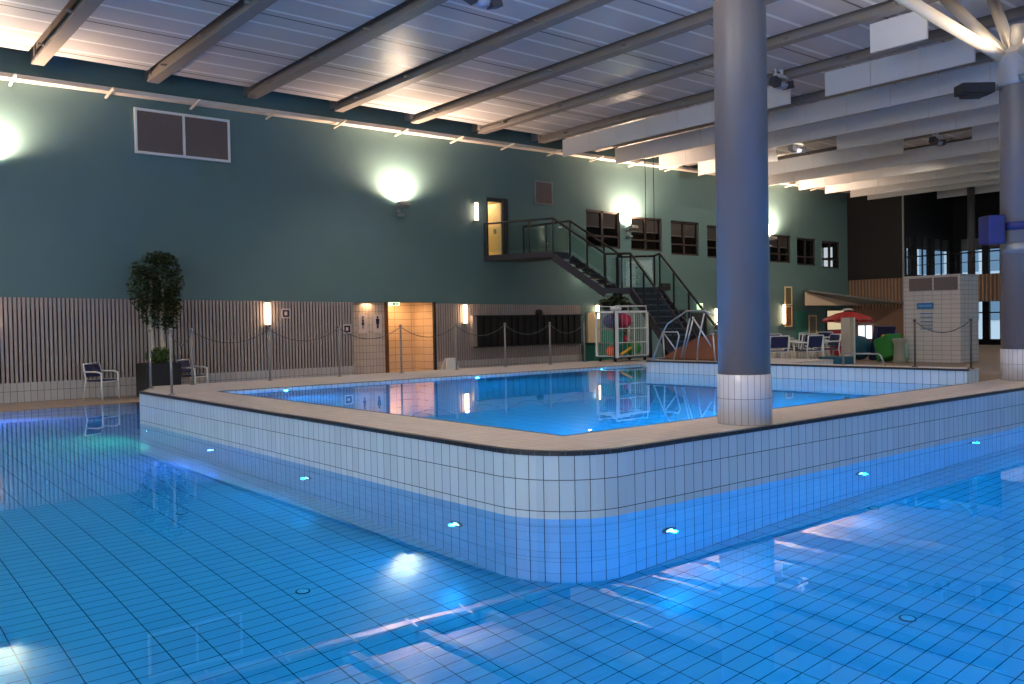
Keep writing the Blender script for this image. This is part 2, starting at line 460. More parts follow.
# black upper wall and slats at the right end of the hall
struct(MB().box(39.0, 39.3, 19.5, W+.3, 3.33, 8.4).build('wall_right', M_black), 'black upper wall at the far end of the hall', 'wall')
mb = MB().box(39.05, 39.3, 19.5, W, 1.95, 3.33); o = struct(mb.build('wall_right_slats', M_slatback), 'brown vertical slat band under the black wall', 'cladding')
mb = MB(); y = 19.5
while y < W-.05: mb.box(39.0, 39.05, y, y+.07, 1.95, 3.33); y += .16
mb.build('slat', M_dslat, o)
struct(MB().box(39.02, 39.3, 19.5, W, 0, 1.95).build('wall_right_foot', M_brownwall), 'brown wall below the slat band', 'wall')
tag(MB().box(38.94, 39.0, 19.43, 19.5, 0, 7.6).build('steel_post', M_galv), 'thin grey steel post on the corner of the black wall', 'post')

# recessed glazed facade
def facade_y(x0, x1, y, holes):   # plane y
    return holed_wall(x0, x1, 0, 8.4, holes, y, .2)
FH = [(39.35, 40.0, 3.4, 5.25), (40.35, 41.65, 3.4, 5.25), (42.1, 43.75, 3.4, 5.25)]
struct(facade_y(39.3, 44.2, 19.5, FH).build('wall_facade', M_black), 'black framed glazed wall behind the mezzanine', 'wall')
for i, h in enumerate(FH):
    mb = MB(); a, b, c, d = h
    mb.box(a, b, 19.55, 19.6, 4.68, 4.74).box((a+b)/2-.04, (a+b)/2+.04, 19.55, 19.6, c, d).box(a, b, 19.55, 19.6, c, c+.08).box(a, a+.05, 19.55, 19.6, c, d).box(b-.05, b, 19.55, 19.6, c, d)
    o = struct(mb.build('window_%d' % (20+i), M_dark), 'tall mezzanine window', 'window')
    MB().quad((a, 19.58, c), (b, 19.58, c), (b, 19.58, d), (a, 19.58, d)).build('pane', M_glass, o)
    MB().box(a+.05, b-.05, 19.61, 19.63, 4.74, d).build('blind', M_blind, o)
# facade along Y at x=44
def holed_wall_x(y0, y1, z0, z1, holes, x, depth):
    mb = holed_wall(y0, y1, z0, z1, holes, 0, depth)
    mb.v = [(x+v[1], v[0], v[2]) for v in mb.v]
    return mb
GH = []
y = 19.15
while y > -9:
    GH += [(y-1.0, y, 3.4, 5.25), (y-1.0, y, .35, 2.2)]; y -= 1.3
struct(holed_wall_x(-10, 19.5, 0, 8.4, GH, 44.0, .2).build('wall_end', M_black), 'black glazed end wall of the hall', 'wall')
mb = MB(); mp = MB(); mbl = MB()
for a, b, c, d in GH:
    mb.box(44.05, 44.1, (a+b)/2-.03, (a+b)/2+.03, c, d)
    z = c+.7*(d-c); mb.box(44.05, 44.1, a, b, z, z+.06).box(44.05, 44.1, a, b, c, c+.06)
    mp.quad((44.08, a, c), (44.08, b, c), (44.08, b, d), (44.08, a, d))
    if c > 3: mbl.box(44.12, 44.14, a, b, 4.75, d)
o = struct(mb.build('window_30', M_dark), 'row of windows in the black end wall', 'window'); mp.build('pane', M_glass, o); mbl.build('blind', M_blind, o)
# mezzanine slab with slatted front, guard rail
o = struct(MB().box(39.0, 44, -10, 19.5, 2.2, 3.3).build('floor_mezzanine', M_slatback), 'mezzanine floor in front of the end windows', 'floor')
mb = MB(); y = -8
while y < 19.4: mb.box(38.95, 39.0, y, y+.07, 2.15, 3.3); y += .16
mb.build('slat', M_dslat, o)
t = thing('guard_rail', 'thin dark guard rail along the mezzanine edge', 'railing', (39.1, 0, 3.3))
MB().tube([(0, 19.4, .95), (0, -8, .95)], .03).build('top_rail', M_dark, t); MB().tube([(0, 19.4, .55), (0, -8, .55)], .015).build('mid_rail', M_dark, t)
for y in [19.2-2*i for i in range(8)]: MB().tube([(0, y, 0), (0, y, .95)], .022).build('post', M_dark, t)
mb = MB()
for y in (12.0, 5.0): mb.tube([(39.6, y, 3.3), (39.6, y, 8.3)], .14, 12)
mb.v = [v for v in mb.v]
for y in (16.85,): tag(MB().tube([(39.8, y, 3.3), (39.8, y, 7.86)], .15, 14).build('mezzanine_post', mat('post_grey', srgb(84, 82, 84), .5)), 'dark round post standing on the mezzanine by the windows', 'post')

# ------------------------------------------------------------------ WC recess
X0, X1 = WC[0], WC[1]
o = struct(MB().box(X0-.04, 13.50, 22.42, 23.6, 0, 2.5).build('wall_recess', T_wc), 'tiled wall of the recess beside the toilets', 'wall')
struct(MB().box(13.42, X1+1.5, 23.3, 23.6, 0, 2.6).build('wall_corridor', T_wcl), 'orange lit tiled wall inside the recess', 'wall')
struct(MB().box(X1-.01, X1+.3, 22.26, 23.4, 0, 2.3).build('wall_recess_side', T_wcl), 'tiled side wall of the recess', 'wall')
struct(MB().box(X1-.03, X1+.06, W-.03, 22.26, 0, 2.26).build('trim_1', M_dark), 'dark edge trim of the recess', 'trim')
struct(MB().box(13.50, 13.56, 22.3, 22.6, 0, 2.3).build('trim_2', mat('brown_trim', srgb(110, 66, 30), .6)), 'brown edge trim of the recess', 'trim')
struct(MB().box(X0-.1, X1+1.5, 22.5, 23.6, 2.3, 2.4).build('ceiling_recess', M_pale), 'low ceiling of the recess', 'ceiling')
light('recess_light', 'AREA', (14.2, 22.75, 2.25), 30, (1, .56, .22), (14.3, 23.05, 0), size=.9)
light('recess_light', 'AREA', (12.9, 22.36, 2.22), 5, (1, .6, .3), (12.9, 22.5, 0), size=.3)
t = thing('exit_sign', 'small lit green and white exit sign at the top of the orange recess', 'sign', (13.75, 22.28, 2.16))
MB().box(-.18, .18, -.03, .03, 0, .10).build('housing', M_exit, t)
MB().box(-.06, .02, -.034, -.03, .02, .08).box(.04, .13, -.034, -.03, .03, .07).build('pictogram', M_exitg, t)

def pict_sign(x, woman):
    t = thing('toilet_sign', 'pale toilet sign with a dark %s pictogram on the tiled wall' % ('woman' if woman else 'man'), 'sign', (x, 22.41, 1.42), group=None)
    MB().box(-.15, .15, -.012, 0, -.06, .50).build('plate', M_signpale, t)
    mb = MB(); y = -.016
    def poly(pts): 
        mb.prism([(p[0], p[1]) for p in pts], 0, .004)
    def disc(cx, cz, r): mb.prism([(cx+r*math.cos(2*PI*k/14), cz+r*math.sin(2*PI*k/14)) for k in range(14)], 0, .004)
    disc(0, .44, .042)
    if woman:
        poly([(-.035, .38), (-.045, .3), (0, .26), (.045, .3), (.035, .38)])
        poly([(-.08, .17), (.08, .17), (.02, .3), (-.02, .3)])
        poly([(-.03, .02), (-.008, .02), (-.008, .17), (-.035, .17)]); poly([(.008, .02), (.03, .02), (.035, .17), (.008, .17)])
    else:
        poly([(-.085, .37), (-.07, .2), (-.045, .18), (.045, .18), (.07, .2), (.085, .37), (.05, .39), (-.05, .39)])
        poly([(-.045, .02), (-.006, .02), (-.004, .19), (-.05, .19)]); poly([(.006, .02), (.045, .02), (.05, .19), (.004, .19)])
    mb.v = [(v[0]*.72, -.0125-v[2], .06+v[1]*.78) for v in mb.v]
    mb.build('pictogram', M_navy, t)
pict_sign(12.76, True); pict_sign(13.25, False)

# square pictogram signs on the slats
def square_sign(x, z, label):
    t = thing('notice_sign', label, 'sign', (x, W-.062, z))
    MB().box(-.13, .13, -.012, 0, -.13, .13).build('plate', M_signpale, t)
    MB().box(-.095, .095, -.016, -.012, -.095, .095).build('dark_square', M_navy, t)
    MB().box(-.05, .03, -.02, -.016, -.05, .05).build('symbol', M_signpale, t)
square_sign(10.26, 1.95, 'small square sign with a dark border right of the wall lamp on the slats')
square_sign(12.10, 1.50, 'small square dark sign on the slats next to the toilet recess')

# ------------------------------------------------------------------ raised pool
pool = thing('raised_pool', 'raised white tiled pool basin with beige coping and rounded corner', 'pool', (0, 0, 0), kind='structure')
far_l = [(4.98, 16.5), (4.90, 16.15), (XL, 15.32)]
outer = far_l+[(XL, YF+RC)]+arc[1:]+[(26, YF)]
mb = MB().strip(far_l, DEP, ZC-.03).strip([(XL, 15.32)]+arc[:1], DEP, ZC-.03).strip(arc, DEP, ZC-.03, True, (15.32-YF-RC)).strip([arc[-1], (26, YF)], DEP, ZC-.03, False, .03)
mb.strip([(18.5, 16.5), (4.98, 16.5)], DEP, ZC).strip([(26, YF), (26, IY0), (IX1+.3, IY0)], -.2, ZC)
mb.strip([(18.5, 12.2), (18.5, 16.5)], -.2, ZC)
mb.build('outer_wall', T_pool, pool)
# black nosing
mb = MB(); e = .012
def off(pts, d):
    out = []
    for i, p in enumerate(pts):
        a = pts[max(i-1, 0)]; b = pts[min(i+1, len(pts)-1)]; dx, dy = b[0]-a[0], b[1]-a[1]; L = math.hypot(dx, dy)
        out.append((p[0]+dy/L*d*-1*-1, p[1]-dx/L*d))
    return out
path = far_l+[(XL, 15.3-.2*i) for i in range(1, 48) if 15.3-.2*i > YF+RC+.05]+arc+[(XL+RC+.3+.5*i, YF) for i in range(41)]
po = off(path, e); pin = off(path, -.05)
u = 0
for i in range(len(path)-1):
    a, b, c, d = po[i], po[i+1], path[i], path[i+1]; L = math.hypot(b[0]-a[0], b[1]-a[1])
    mb.quad((*a, ZC-.034), (*b, ZC-.034), (*b, ZC+.002), (*a, ZC+.002), uv=[(u, .1), (u+L, .1), (u+L, .13), (u, .13)])
    ii, jj = pin[i], pin[i+1]
    mb.quad((*a, ZC+.002), (*b, ZC+.002), (*jj, ZC+.002), (*ii, ZC+.002), uv=[(u, .1), (u+L, .1), (u+L, .14), (u, .14)])
    mb.quad((*c, ZC-.034), (*d, ZC-.034), (*b, ZC-.034), (*a, ZC-.034), uv=[(u, .1), (u+L, .1), (u+L, .14), (u, .14)])
    u += L
mb.build('nosing', T_nose, pool)
# coping
mb = MB()
def top(poly, swap=False):
    mb.quad(*[(x, y, ZC) for x, y in poly], uv=[((y, x) if swap else (x, y)) for x, y in poly])
half = len(arc)//2
top([(IX0, IY1+.0), (IX0, IY0)] + [arc[half]] + list(reversed(arc[:half])) + [(XL, 15.32), (4.90, 16.15), (4.98, 16.5), (IX0, 16.5)][:1] + [(XL, IY1)], True)
top([(IX0, IY0), (26, IY0), (26, YF)] + list(reversed(arc[half:])))
mb.build('coping', T_coping, pool)
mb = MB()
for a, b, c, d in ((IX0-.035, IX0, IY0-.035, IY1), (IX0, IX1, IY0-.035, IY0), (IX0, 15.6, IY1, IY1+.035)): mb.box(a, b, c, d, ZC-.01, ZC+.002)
mb.build('inner_edge_shade', mat('painted_edge_shade', srgb(70, 72, 78), .5), pool)  # dark strip painting the inner wall's shade along the coping edge
mb = MB()
mb.quad(*[(x, y, ZC) for x, y in [(XL, IY1), (XL, 15.32), (4.90, 16.15), (4.98, 16.5), (18.5, 16.5), (18.5, IY1)][::-1]])
mb.quad(*[(x, y, ZC) for x, y in [(15.6, 12.2), (18.5, 12.2), (18.5, IY1), (15.6, IY1)]])
mb.build('deck', T_deck, pool)
# inside of the upper pool
mb = MB()
mb.strip([(IX1, IY0), (IX0, IY0), (IX0, IY1), (15.6, IY1), (15.6, 12.2), (IX1, 12.2), (IX1, IY0)], -.8, ZC)
mb.build('inner_wall', T_pool, pool)
MB().quad((IX0, IY0, -.8), (15.6, IY0, -.8), (15.6, IY1, -.8), (IX0, IY1, -.8)).build('pool_floor', T_poolh, pool)
# end wall and platform
mb = MB()
mb.box(IX1-.01, 15.59, 9.2, 12.21, -.79, .72).box(IX1-.01, IX1+.4, IY0+.01, 9.2, -.79, .72)
mb.build('end_wall', T_pool, pool)
MB().box(IX1+.05, 15.6, 9.2, 12.22, .72, .75).box(IX1+.05, IX1+.4, IY0, 9.2, .72, .75).build('end_wall_cap', T_deck, pool)
MB().box(IX1-.02, IX1+.05, IY0, 12.22, .72, .752).build('end_wall_edge', M_dark, pool)

# water
mb = MB()
mb.quad(*[(x, y, 0) for x, y in [(-8, -2.5), (26, -2.5), (26, YF)]+list(reversed(arc))+[(XL, 15.32), (4.90, 16.15), (4.98, 16.5), (6.3, 16.5), (6.3, 19.95), (-8, 19.95)]])
tag(mb.build('pool_water', M_water), 'calm blue water of the large lower pool', 'water', kind='stuff')
mb = MB()
mb.quad(*[(x, y, ZW) for x, y in [(IX0, IY0), (IX1, IY0), (IX1, 12.2), (15.6, 12.2), (15.6, IY1), (IX0, IY1)]])
tag(mb.build('pool_water', M_water), 'calm blue water of the raised pool', 'water', kind='stuff')

# underwater lamps
BLUE = (.012, .38, 1.0)
def pool_light(p, n, label, energy=60, color=BLUE, ang=165, vis=True):
    """lamp on a wall at p, facing n"""
    n = Vector(n); q = n.to_track_quat('Z', 'Y')
    t = thing('pool_light', label, 'light', p); t.rotation_mode = 'QUATERNION'; t.rotation_quaternion = q
    MB().lathe([(.0, .0), (.085, .0), (.085, .012), (.052, .02), (.048, .012), (0, .012)], n=24).build('ring', M_dark, t)
    MB().lathe([(.046, .012), (.035, .02), (0, .022)], n=24).build('lens', M_lens, t)
    P = Vector(p)+n*.06
    light('pool_lamp', 'SPOT', P, energy, color, P+n+Vector((0, 0, -.12)), spot_size=math.radians(ang), spot_blend=.6, shadow_soft_size=.028)
E1 = 38
for (y, nm) in ((14.9, 'farthest along'), (11.98, 'third from the corner along'), (9.1, 'second from the corner along'), (6.22, 'nearest the corner on')):
    pool_light((XL-.002, y, -.74), (-1, 0, 0), 'round underwater lamp %s the left face of the raised pool' % nm, E1*(2 if y > 10 else 1), (.06, .75, .45) if y > 14 else (.2, .24, 1) if y > 10 else BLUE)
for (x, d, nm) in ((5.69, -.85, 'nearest the corner on'), (8.8, -.62, 'second from the corner along'), (11.55, -.4, 'third from the corner along'), (16.5, -.6, 'beyond the second column on')):
    pool_light((x, YF-.002, d), (0, -1, 0), 'round underwater lamp %s the front face of the raised pool' % nm, E1)
for i, x in enumerate((-4, 1.5, 7, 12.5, 18)):
    pool_light((x, -2.498, -.8), (0, 1, 0), 'underwater lamp %s in the near wall of the lower pool' % ['one', 'two', 'three', 'four', 'five'][i], 640, (.02, .31, 1.0))
for i, y in enumerate((1, 6, 11, 16)):
    pool_light((-7.998, y, -.8), (1, 0, 0), 'underwater lamp %s in the left wall of the lower pool' % ['one', 'two', 'three', 'four'][i], [210, 150, 110, 110][i], [(.012, .38, 1), (.012, .38, 1), (.05, .32, 1), (.16, .26, 1)][i])
for i, x in enumerate((-5, -1, 3)):
    pool_light((x, 19.948, -.8), (0, -1, 0), 'underwater lamp %s in the far wall of the lower pool' % ['one', 'two', 'three'][i], 210, [(.3, .26, 1), (.26, .26, 1), (.24, .24, 1)][i])
for i, (x, d) in enumerate(((6.5, .26), (10.62, .24), (14.17, .22))):
    pool_light((x, IY1-.002, d), (0, -1, 0), 'underwater lamp in the far wall of the raised pool, %s' % ['at its left end', 'in the middle', 'in front of the toy cage'][i], 200)
for i, x in enumerate((6.5, 8.7, 10.9)):
    pool_light((x, IY0+.002, .1), (0, 1, 0), 'underwater lamp %s in the near wall of the raised pool' % ['one', 'two', 'three'][i], 290, (.02, .36, 1))
for i, (x, y) in enumerate(((3.02, 6.33), (5.92, 2.95), (3.07, 9.25), (8.35, 4.5))):
    t = thing('floor_drain', ['round steel drain in the pool floor left of the corner', 'round steel drain in the pool floor at the right', 'round steel drain in the pool floor beside the far left face', 'round steel drain in the floor below the front face'][i], 'drain', (x, y, DEP))
    MB().lathe([(.058, 0), (.058, .010), (.048, .012), (0, .012)], n=20).build('rim', M_dark, t)
    MB().lathe([(.046, .012), (.042, .016), (0, .016)], n=20).build('grate', M_white, t)

# ------------------------------------------------------------------ columns
def column(x, y, label, full):
    t = thing('column', label, 'column', (x, y, ZC))
    MB().lathe([(.263, 0), (.263, .485)], n=48, uvr=.263).build('tiled_foot', T_cp, t)
    MB().lathe([(.252, .485), (.252, 4.55), (.252, 4.56)], n=48).build('shaft', M_column, t)
    MB().lathe([(.252, 4.56), (.272, 4.6), (.272, 4.98), (.25, 5.05), (.20, 5.05)], n=48).build('head', M_colcap, t)
    for i, (dx, dy) in enumerate(((2.2, 2.06), (2.85, 1.5), (4.2, 1.3), (-2.2, 2.2), (2.4, -2.2), (-2.4, -2.2))):
        L = MB().tube([(dx*.04, dy*.04, 4.95), (dx, dy, 6.98)], [.085, .105], 12)
        L.build('strut', M_strut, t)
    MB().tube([(0, 0, 5), (0, 0, 5.5)], .1, 12).lathe([(.2, 4.98), (.2, 5.12), (.12, 5.16)], n=20).build('node', M_strut, t)
    return t
column(7.245, 5.235, 'big grey blue round column on the front coping, nearer of the two', True)
col2 = column(14.78, 5.55, 'grey round column at the right edge with branching struts on top', True)
P2 = Vector((14.78, 5.55, ZC))
t = thing('floodlight', 'dark flood lamp on an arm near the top of the branching column', 'lamp', P2+Vector((-.52, .425, 4.42)))
MB().obox((0, 0, .1), (-.19, .156, 0), (.09, .11, 0), (0, 0, .075)).obox((-.02, .016, .01), (-.12, .10, 0), (.07, .085, 0), (0, 0, .03)).build('housing', M_dark, t)
MB().tube([(.12, -.10, .1), (.35, -.285, .12)], .03).build('arm', M_galv, t)
t = thing('camera', 'small round camera dome on the head of the branching column', 'camera', P2+Vector((-.27, -.20, 4.62)))
MB().sphere((0, 0, 0), .085, 12).build('dome', M_galv, t); MB().lathe([(.1, .03), (.1, .09)], n=16).build('collar', M_colcap, t)
t = thing('lifebuoy_box', 'dark blue box strapped to the branching column', 'box', P2+Vector((-.32, .265, 2.34)))
mb = MB().obox((0, 0, 0), (-.10, .082, 0), (.10, .122, 0), (0, 0, .22)); mb.build('case', M_blue, t, bevel=.02)
MB().lathe([(.252, 2.32), (.258, 2.32), (.258, 2.45), (.252, 2.45)], n=40).build('blue_strap', M_blue, col2)
MB().lathe([(.252, 1.96), (.257, 1.96), (.257, 2.12), (.252, 2.12)], n=40).build('pale_band', M_galv, col2)
for dx, dy in ((1.5, 1.4), (-1.5, 1.2), (-1, -1.4)):
    light('column_top_lamp', 'SPOT', (7.21+dx*.45, 5.25+dy*.45, 5.55), 700, (1, .88, .76), (7.21+dx, 5.25+dy, 8), spot_size=math.radians(150), spot_blend=.8, shadow_soft_size=.15)
light('column_top_lamp', 'SPOT', P2+Vector((.1, .55, 4.95)), 200, (1, .88, .7), P2+Vector((.3, 1.5, 8)), spot_size=math.radians(130), spot_blend=.8, shadow_soft_size=.1)
light('column_top_lamp', 'SPOT', P2+Vector((-.55, -.1, 4.95)), 130, (1, .88, .7), P2+Vector((-.8, .6, 8)), spot_size=math.radians(120), spot_blend=.8, shadow_soft_size=.1)

# ------------------------------------------------------------------ acoustic baffles
def baffle(x, y0, y1, z0, z1, label):
    t = thing('acoustic_baffle', label, 'baffle', (x, (y0+y1)/2, z0), group=None)
    h = (y1-y0)/2; mb = MB(); n = max(1, round((y1-y0)/1.2)); s = (y1-y0)/n
    for i in range(n): mb.box(-.03, .03, -h+i*s+.004, -h+(i+1)*s-.004, 0, z1-z0)
    mb.build('panel', M_baffle, t)
    for i in range(0, n+1, 2):
        y = min(max(-h+i*s, -h+.05), h-.05); MB().box(-.008, .008, y-.01, y+.01, z1-z0, 7.66-z0).build('hanger', M_galv, t)
baffle(16.95, 7.95, 9.1, 6.88, 7.46, 'short white hanging baffle by itself near the top of the column struts')
baffle(19.5, 12.6, 21.0, 6.96, 7.5, 'long white hanging baffle reaching the wall, first in the row from the left')
baffle(19.5, 8.15, 11.63, 6.93, 7.5, 'white hanging baffle below and right of the short single one')
baffle(21.95, 7.6, 21.0, 6.97, 7.5, 'long white hanging baffle, second in the row from the left')
baffle(24.2, 6.5, 21.0, 7.0, 7.5, 'long white hanging baffle, third in the row from the left')
baffle(26.4, 17.6, 21.0, 7.0, 7.5, 'white hanging baffle, fourth from the left, ending left of the first dark gap')
baffle(26.4, 4, 15.35, 7.0, 7.5, 'white hanging baffle right of the first dark gap')
baffle(28.7, 14.3, 21.0, 7.0, 7.5, 'white hanging baffle, fifth from the left, below the first dark gap')
baffle(28.7, 4, 12.1, 7.0, 7.5, 'white hanging baffle right of the second dark gap')
for i, x in enumerate((30.9, 33.07, 35.1, 37.2)):
    baffle(x, 4, 21.0, 7.0, 7.5, 'white hanging baffle, %s from the left in the row along the wall' % ['sixth', 'seventh', 'eighth', 'ninth'][i])
baffle(38.7, 4, 21, 7.0, 7.5, 'pale hanging baffle in front of the black wall')
baffle(41.2, 4, 18.95, 7.0, 7.5, 'farthest pale hanging baffle before the mezzanine windows')

# ceiling spotlight clusters
def spot_cluster(x, y, z, label):
    t = thing('spotlight_cluster', label, 'lamp', (x, y, z))
    br = MB().box(-.3, .3, -.03, .03, .28, .34).build('bracket', M_white, t); MB().box(-.03, .03, -.03, .03, .3, .6).build('drop_rod', M_white, t); MB().tube([(-.2, 0, .3), (-.28, 0, .45), (-.1, 0, .5), (0, 0, .34)], .02).build('cable_loop', M_white, br)
    for s in (-1, 1):
        MB().obox((s*.27, 0, .13), (.12, 0, s*.035), (0, .09, 0), (-s*.03, 0, .085)).build('lamp_head', mat('grey_lamp_head', srgb(70, 70, 78), .5), t)
    MB().lathe([(.0, 0), (.13, .02), (.16, .1), (.06, .16)], n=16).build('reflector', mat('pale_blue_reflector', srgb(150, 160, 190), .3), t)
spot_cluster(9.69, 12.5, 7.25, 'cluster of spot lamps under the ceiling at the top edge')
spot_cluster(18.9, 12.45, 7.2, 'cluster of spot lamps under the ceiling right of the big column')
spot_cluster(25.6, 16.3, 6.98, 'spot lamp cluster in the first dark gap between the baffles')
spot_cluster(28.1, 12.9, 6.93, 'spot lamp cluster in the second dark gap between the baffles')

# ------------------------------------------------------------------ things on the back wall
t = thing('ventilation_grille', 'large white framed double grille high on the teal wall', 'vent', (7.66, W-.002, 5.86))
mb = MB()
mb.ring(-1.18, 1.18, 0, 1.10, .06, -.06, 0).build('frame', M_frame, t)
MB().box(-.03, .03, -.06, 0, .06, 1.04).build('mullion', M_frame, t)
for a, b in ((-1.12, -.03), (.03, 1.12)):
    mb = MB().box(a, b, -.02, 0, .06, 1.04)
    z = .085
    while z < 1.03: mb.box(a, b, -.045, -.02, z, z+.022); z += .05
    mb.build('grille', M_mesh, t)
t = thing('ventilation_grille', 'small single grille beside the upper door', 'vent', (19.66, W-.002, 5.56))
MB().ring(-.4, .4, 0, .78, .04, -.05, 0).build('frame', mat('grey_frame_paint', srgb(130, 136, 134), .5), t)
mb = MB().box(-.36, .36, -.015, 0, .04, .74)
for i in range(13): mb.box(-.36, .36, -.035, -.015, .055+i*.053, .08+i*.053)
mb.build('grille', M_mesh, t)

def wall_flood(x, z, label, e=1400, tilt=.0):
    t = thing('wall_floodlight', label, 'lamp', (x, W, z))
    ho = MB().obox((0, -.26, 0), (.17, 0, 0), (0, .13, -.03), (0, .02, .055)).build('housing', M_galv, t, bevel=.01)
    MB().obox((0, -.245, .058), (.13, 0, 0), (0, .10, -.023), (0, .001, .004)).build('lens', M_flood, ho)
    MB().bar((0, 0, -.12), (0, -.26, -.02), .04).build('arm', M_galv, t); MB().box(-.05, .05, -.03, 0, -.2, 0).build('wall_plate', M_galv, t)
    MB().lathe([(.0, -.36), (.10, -.34), (.12, -.28), (.05, -.26)], (0, -.12, 0), n=16).build('ballast', M_galv, t)
    light('flood_lamp', 'SPOT', (x, W-.24, z+.10), e, (1, .69, .48), (x, W-.12, z+1.3), spot_size=math.radians(165), spot_blend=.9, shadow_soft_size=.05)
wall_flood(3.35, 5.25, 'flood lamp throwing light up the wall at the left edge')
wall_flood(13.92, 5.12, 'flood lamp throwing light up the wall left of the upper door')
wall_flood(23.75, 4.98, 'flood lamp throwing light up the wall between the dark windows', 1900)
wall_flood(32.5, 5.0, 'flood lamp on the wall right of the big column', 2300)

def tube_lamp(x, z0, z1, m, label, back=None, y=W):
    t = thing('wall_lamp', label, 'lamp', (x, y, z0))
    h = z1-z0
    MB().tube([(0, -.13, .03), (0, -.13, h-.03)], .055, 14).build('tube', m, t)
    MB().lathe([(.065, 0), (.065, .04)], (0, -.13, 0), n=14).box(-.04, .04, -.1, 0, 0, .05).build('holder', M_galv, t)
    MB().lathe([(.065, h-.04), (.065, h)], (0, -.13, 0), n=14).box(-.04, .04, -.1, 0, h-.05, h).build('holder', M_galv, t)
tube_lamp(9.72, 1.62, 2.28, M_warm, 'warm vertical tube lamp on the slats left of the toilet recess')
tube_lamp(16.21, 1.57, 2.22, M_warm, 'warm vertical tube lamp left of the black ribbed panel')
tube_lamp(16.72, 4.8, 5.43, M_cool, 'white vertical tube lamp on the teal wall left of the upper door')
tube_lamp(22.02, 1.65, 2.2, M_warm, 'vertical tube lamp behind the toy cage', y=W)
tube_lamp(28.75, 1.35, 2.05, M_warm, 'vertical tube lamp right of the lower lit doorway')
tube_lamp(3.2, 1.6, 2.26, M_warm, 'warm vertical tube lamp on the slats at the left edge')
tube_lamp(33.5, 1.3, 2.2, M_warm, 'warm vertical tube lamp beside the tall notice frames')

# upper door
t = thing('upper_doorway', 'open lit doorway with dark frame at the top of the stairs', 'door', (17.26, W, 3.77))
MB().box(0, .6, -.03, .1, 1.73, 1.85).build('frame_head', M_dark, t); MB().box(.6, .8, -.06, .1, 0, 1.85).build('frame_post', M_dark, t); MB().box(-.03, 0, -.03, .1, 0, 1.85).build('frame_post', M_dark, t)
MB().box(.56, .6, .02, .75, .02, 1.72).build('door_leaf', mat('pale_wood_door', srgb(206, 186, 140), .5), t)
MB().box(.48, .56, .3, .36, .75, .9).build('handle', M_steel, t)
struct(MB().box(16.9, 18.7, 23.3, 23.4, 3.7, 6.0).box(16.8, 16.9, 22.5, 23.4, 3.7, 6.0).box(18.6, 18.7, 22.5, 23.4, 3.7, 6.0).box(16.8, 18.7, 22.5, 23.4, 3.67, 3.77).box(16.8, 18.7, 22.5, 23.4, 5.9, 6).build('wall_upper_room', M_interior), 'warm lit room behind the upper door', 'wall')
light('upper_room_light', 'AREA', (17.6, 22.95, 5.8), 26, (1, .86, .64), (17.6, 23.0, 3), size=.5)

# windows in the back wall
for i, (a, b, c, d) in enumerate(WIN):
    mb = MB(); m = (a+b)/2; y0, y1 = W+.06, W+.14
    w = .07
    mb.box(a, a+w, y0, y1, c, d).box(b-w, b, y0, y1, c, d).box(a, b, y0, y1, c, c+w).box(a, b, y0, y1, d-w, d).box(m-.05, m+.05, y0, y1, c, d)
    zt = c+(d-c)*.32; mb.box(a, b, y0, y1, zt-.03, zt+.03)
    o = struct(mb.build('window_%d' % (i+1), mat('brown_window_frame', srgb(58, 48, 44), .5)), 'dark framed window in the teal wall', 'window')
    MB().quad((a, W+.1, c), (b, W+.1, c), (b, W+.1, d), (a, W+.1, d)).build('pane', M_glassd, o)
    mb = MB(); zb = d-(d-c)*.42
    for x0, x1 in ((a+w, m-.05), (m+.05, b-w)):
        if i < 6: mb.box(x0, x1, W+.16, W+.175, zb, d-w)
    if mb.v:
        mb.build('blind', M_blind, o)
        MB().box(a+w, b-w, W+.155, W+.18, zb-.03, zb).build('blind_rail', M_pale, o)
struct(MB().box(21.2, 39.2, 25.4, 25.5, 3.3, 6.2).box(21.1, 21.2, 22.5, 25.5, 3.3, 6.2).box(39.2, 39.3, 22.5, 25.5, 3.3, 6.2).box(21.1, 39.3, 22.5, 25.5, 3.3, 3.4).box(21.1, 39.3, 22.5, 25.5, 6.1, 6.2).build('wall_office', M_office), 'dim rooms behind the dark windows', 'wall')
light('office_light', 'AREA', (30, 24, 6.0), 30, (1, .85, .7), (30, 24, 0), size=6)
t = thing('lit_screen', 'bright white opening seen through the last dark window', 'window', (41.0-.9, 25.38, 4.0))
t.location = (39.19, 24.0, 4.0)
MB().box(-.02, 0, -.9, .1, .0, 1.0).build('pane', M_lit, t)
MB().box(-.05, -.01, -.95, .15, .42, .5).box(-.05, -.01, -.45, -.38, 0, 1.0).build('frame', M_dark, t)

# black ribbed panel with lit end
t = thing('ribbed_wall_panel', 'long black ribbed panel on the slat wall', 'panel', (16.46, W-.06, .86))
mb = MB().box(.16, 4.72, -.08, 0, 0, .95)
x = .2
while x < 4.66: mb.box(x, x+.16, -.13, -.08, .02, .93); x += .28
mb.build('ribs', M_black, t)
MB().box(.0, .16, -.12, 0, 0, .98).build('end_frame', mat('grey_end_frame', srgb(150, 140, 132), .5), t)
MB().box(.1, 4.75, -.14, 0, .95, .985).build('top_rail', M_dark, t); MB().box(.1, 4.75, -.14, 0, -.03, 0).build('bottom_rail', M_dark, t)
t = thing('loudspeaker', 'small black loudspeaker above the ribbed panel', 'loudspeaker', (19.2, W-.06, 1.86))
MB().lathe([(.0, -.1), (.10, -.09), (.12, 0), (.10, .08), (0, .1)], (0, -.14, .06), n=16).build('body', M_rubber, t)
MB().box(-.05, .05, -.08, 0, 0, .12).build('mount', M_galv, t)

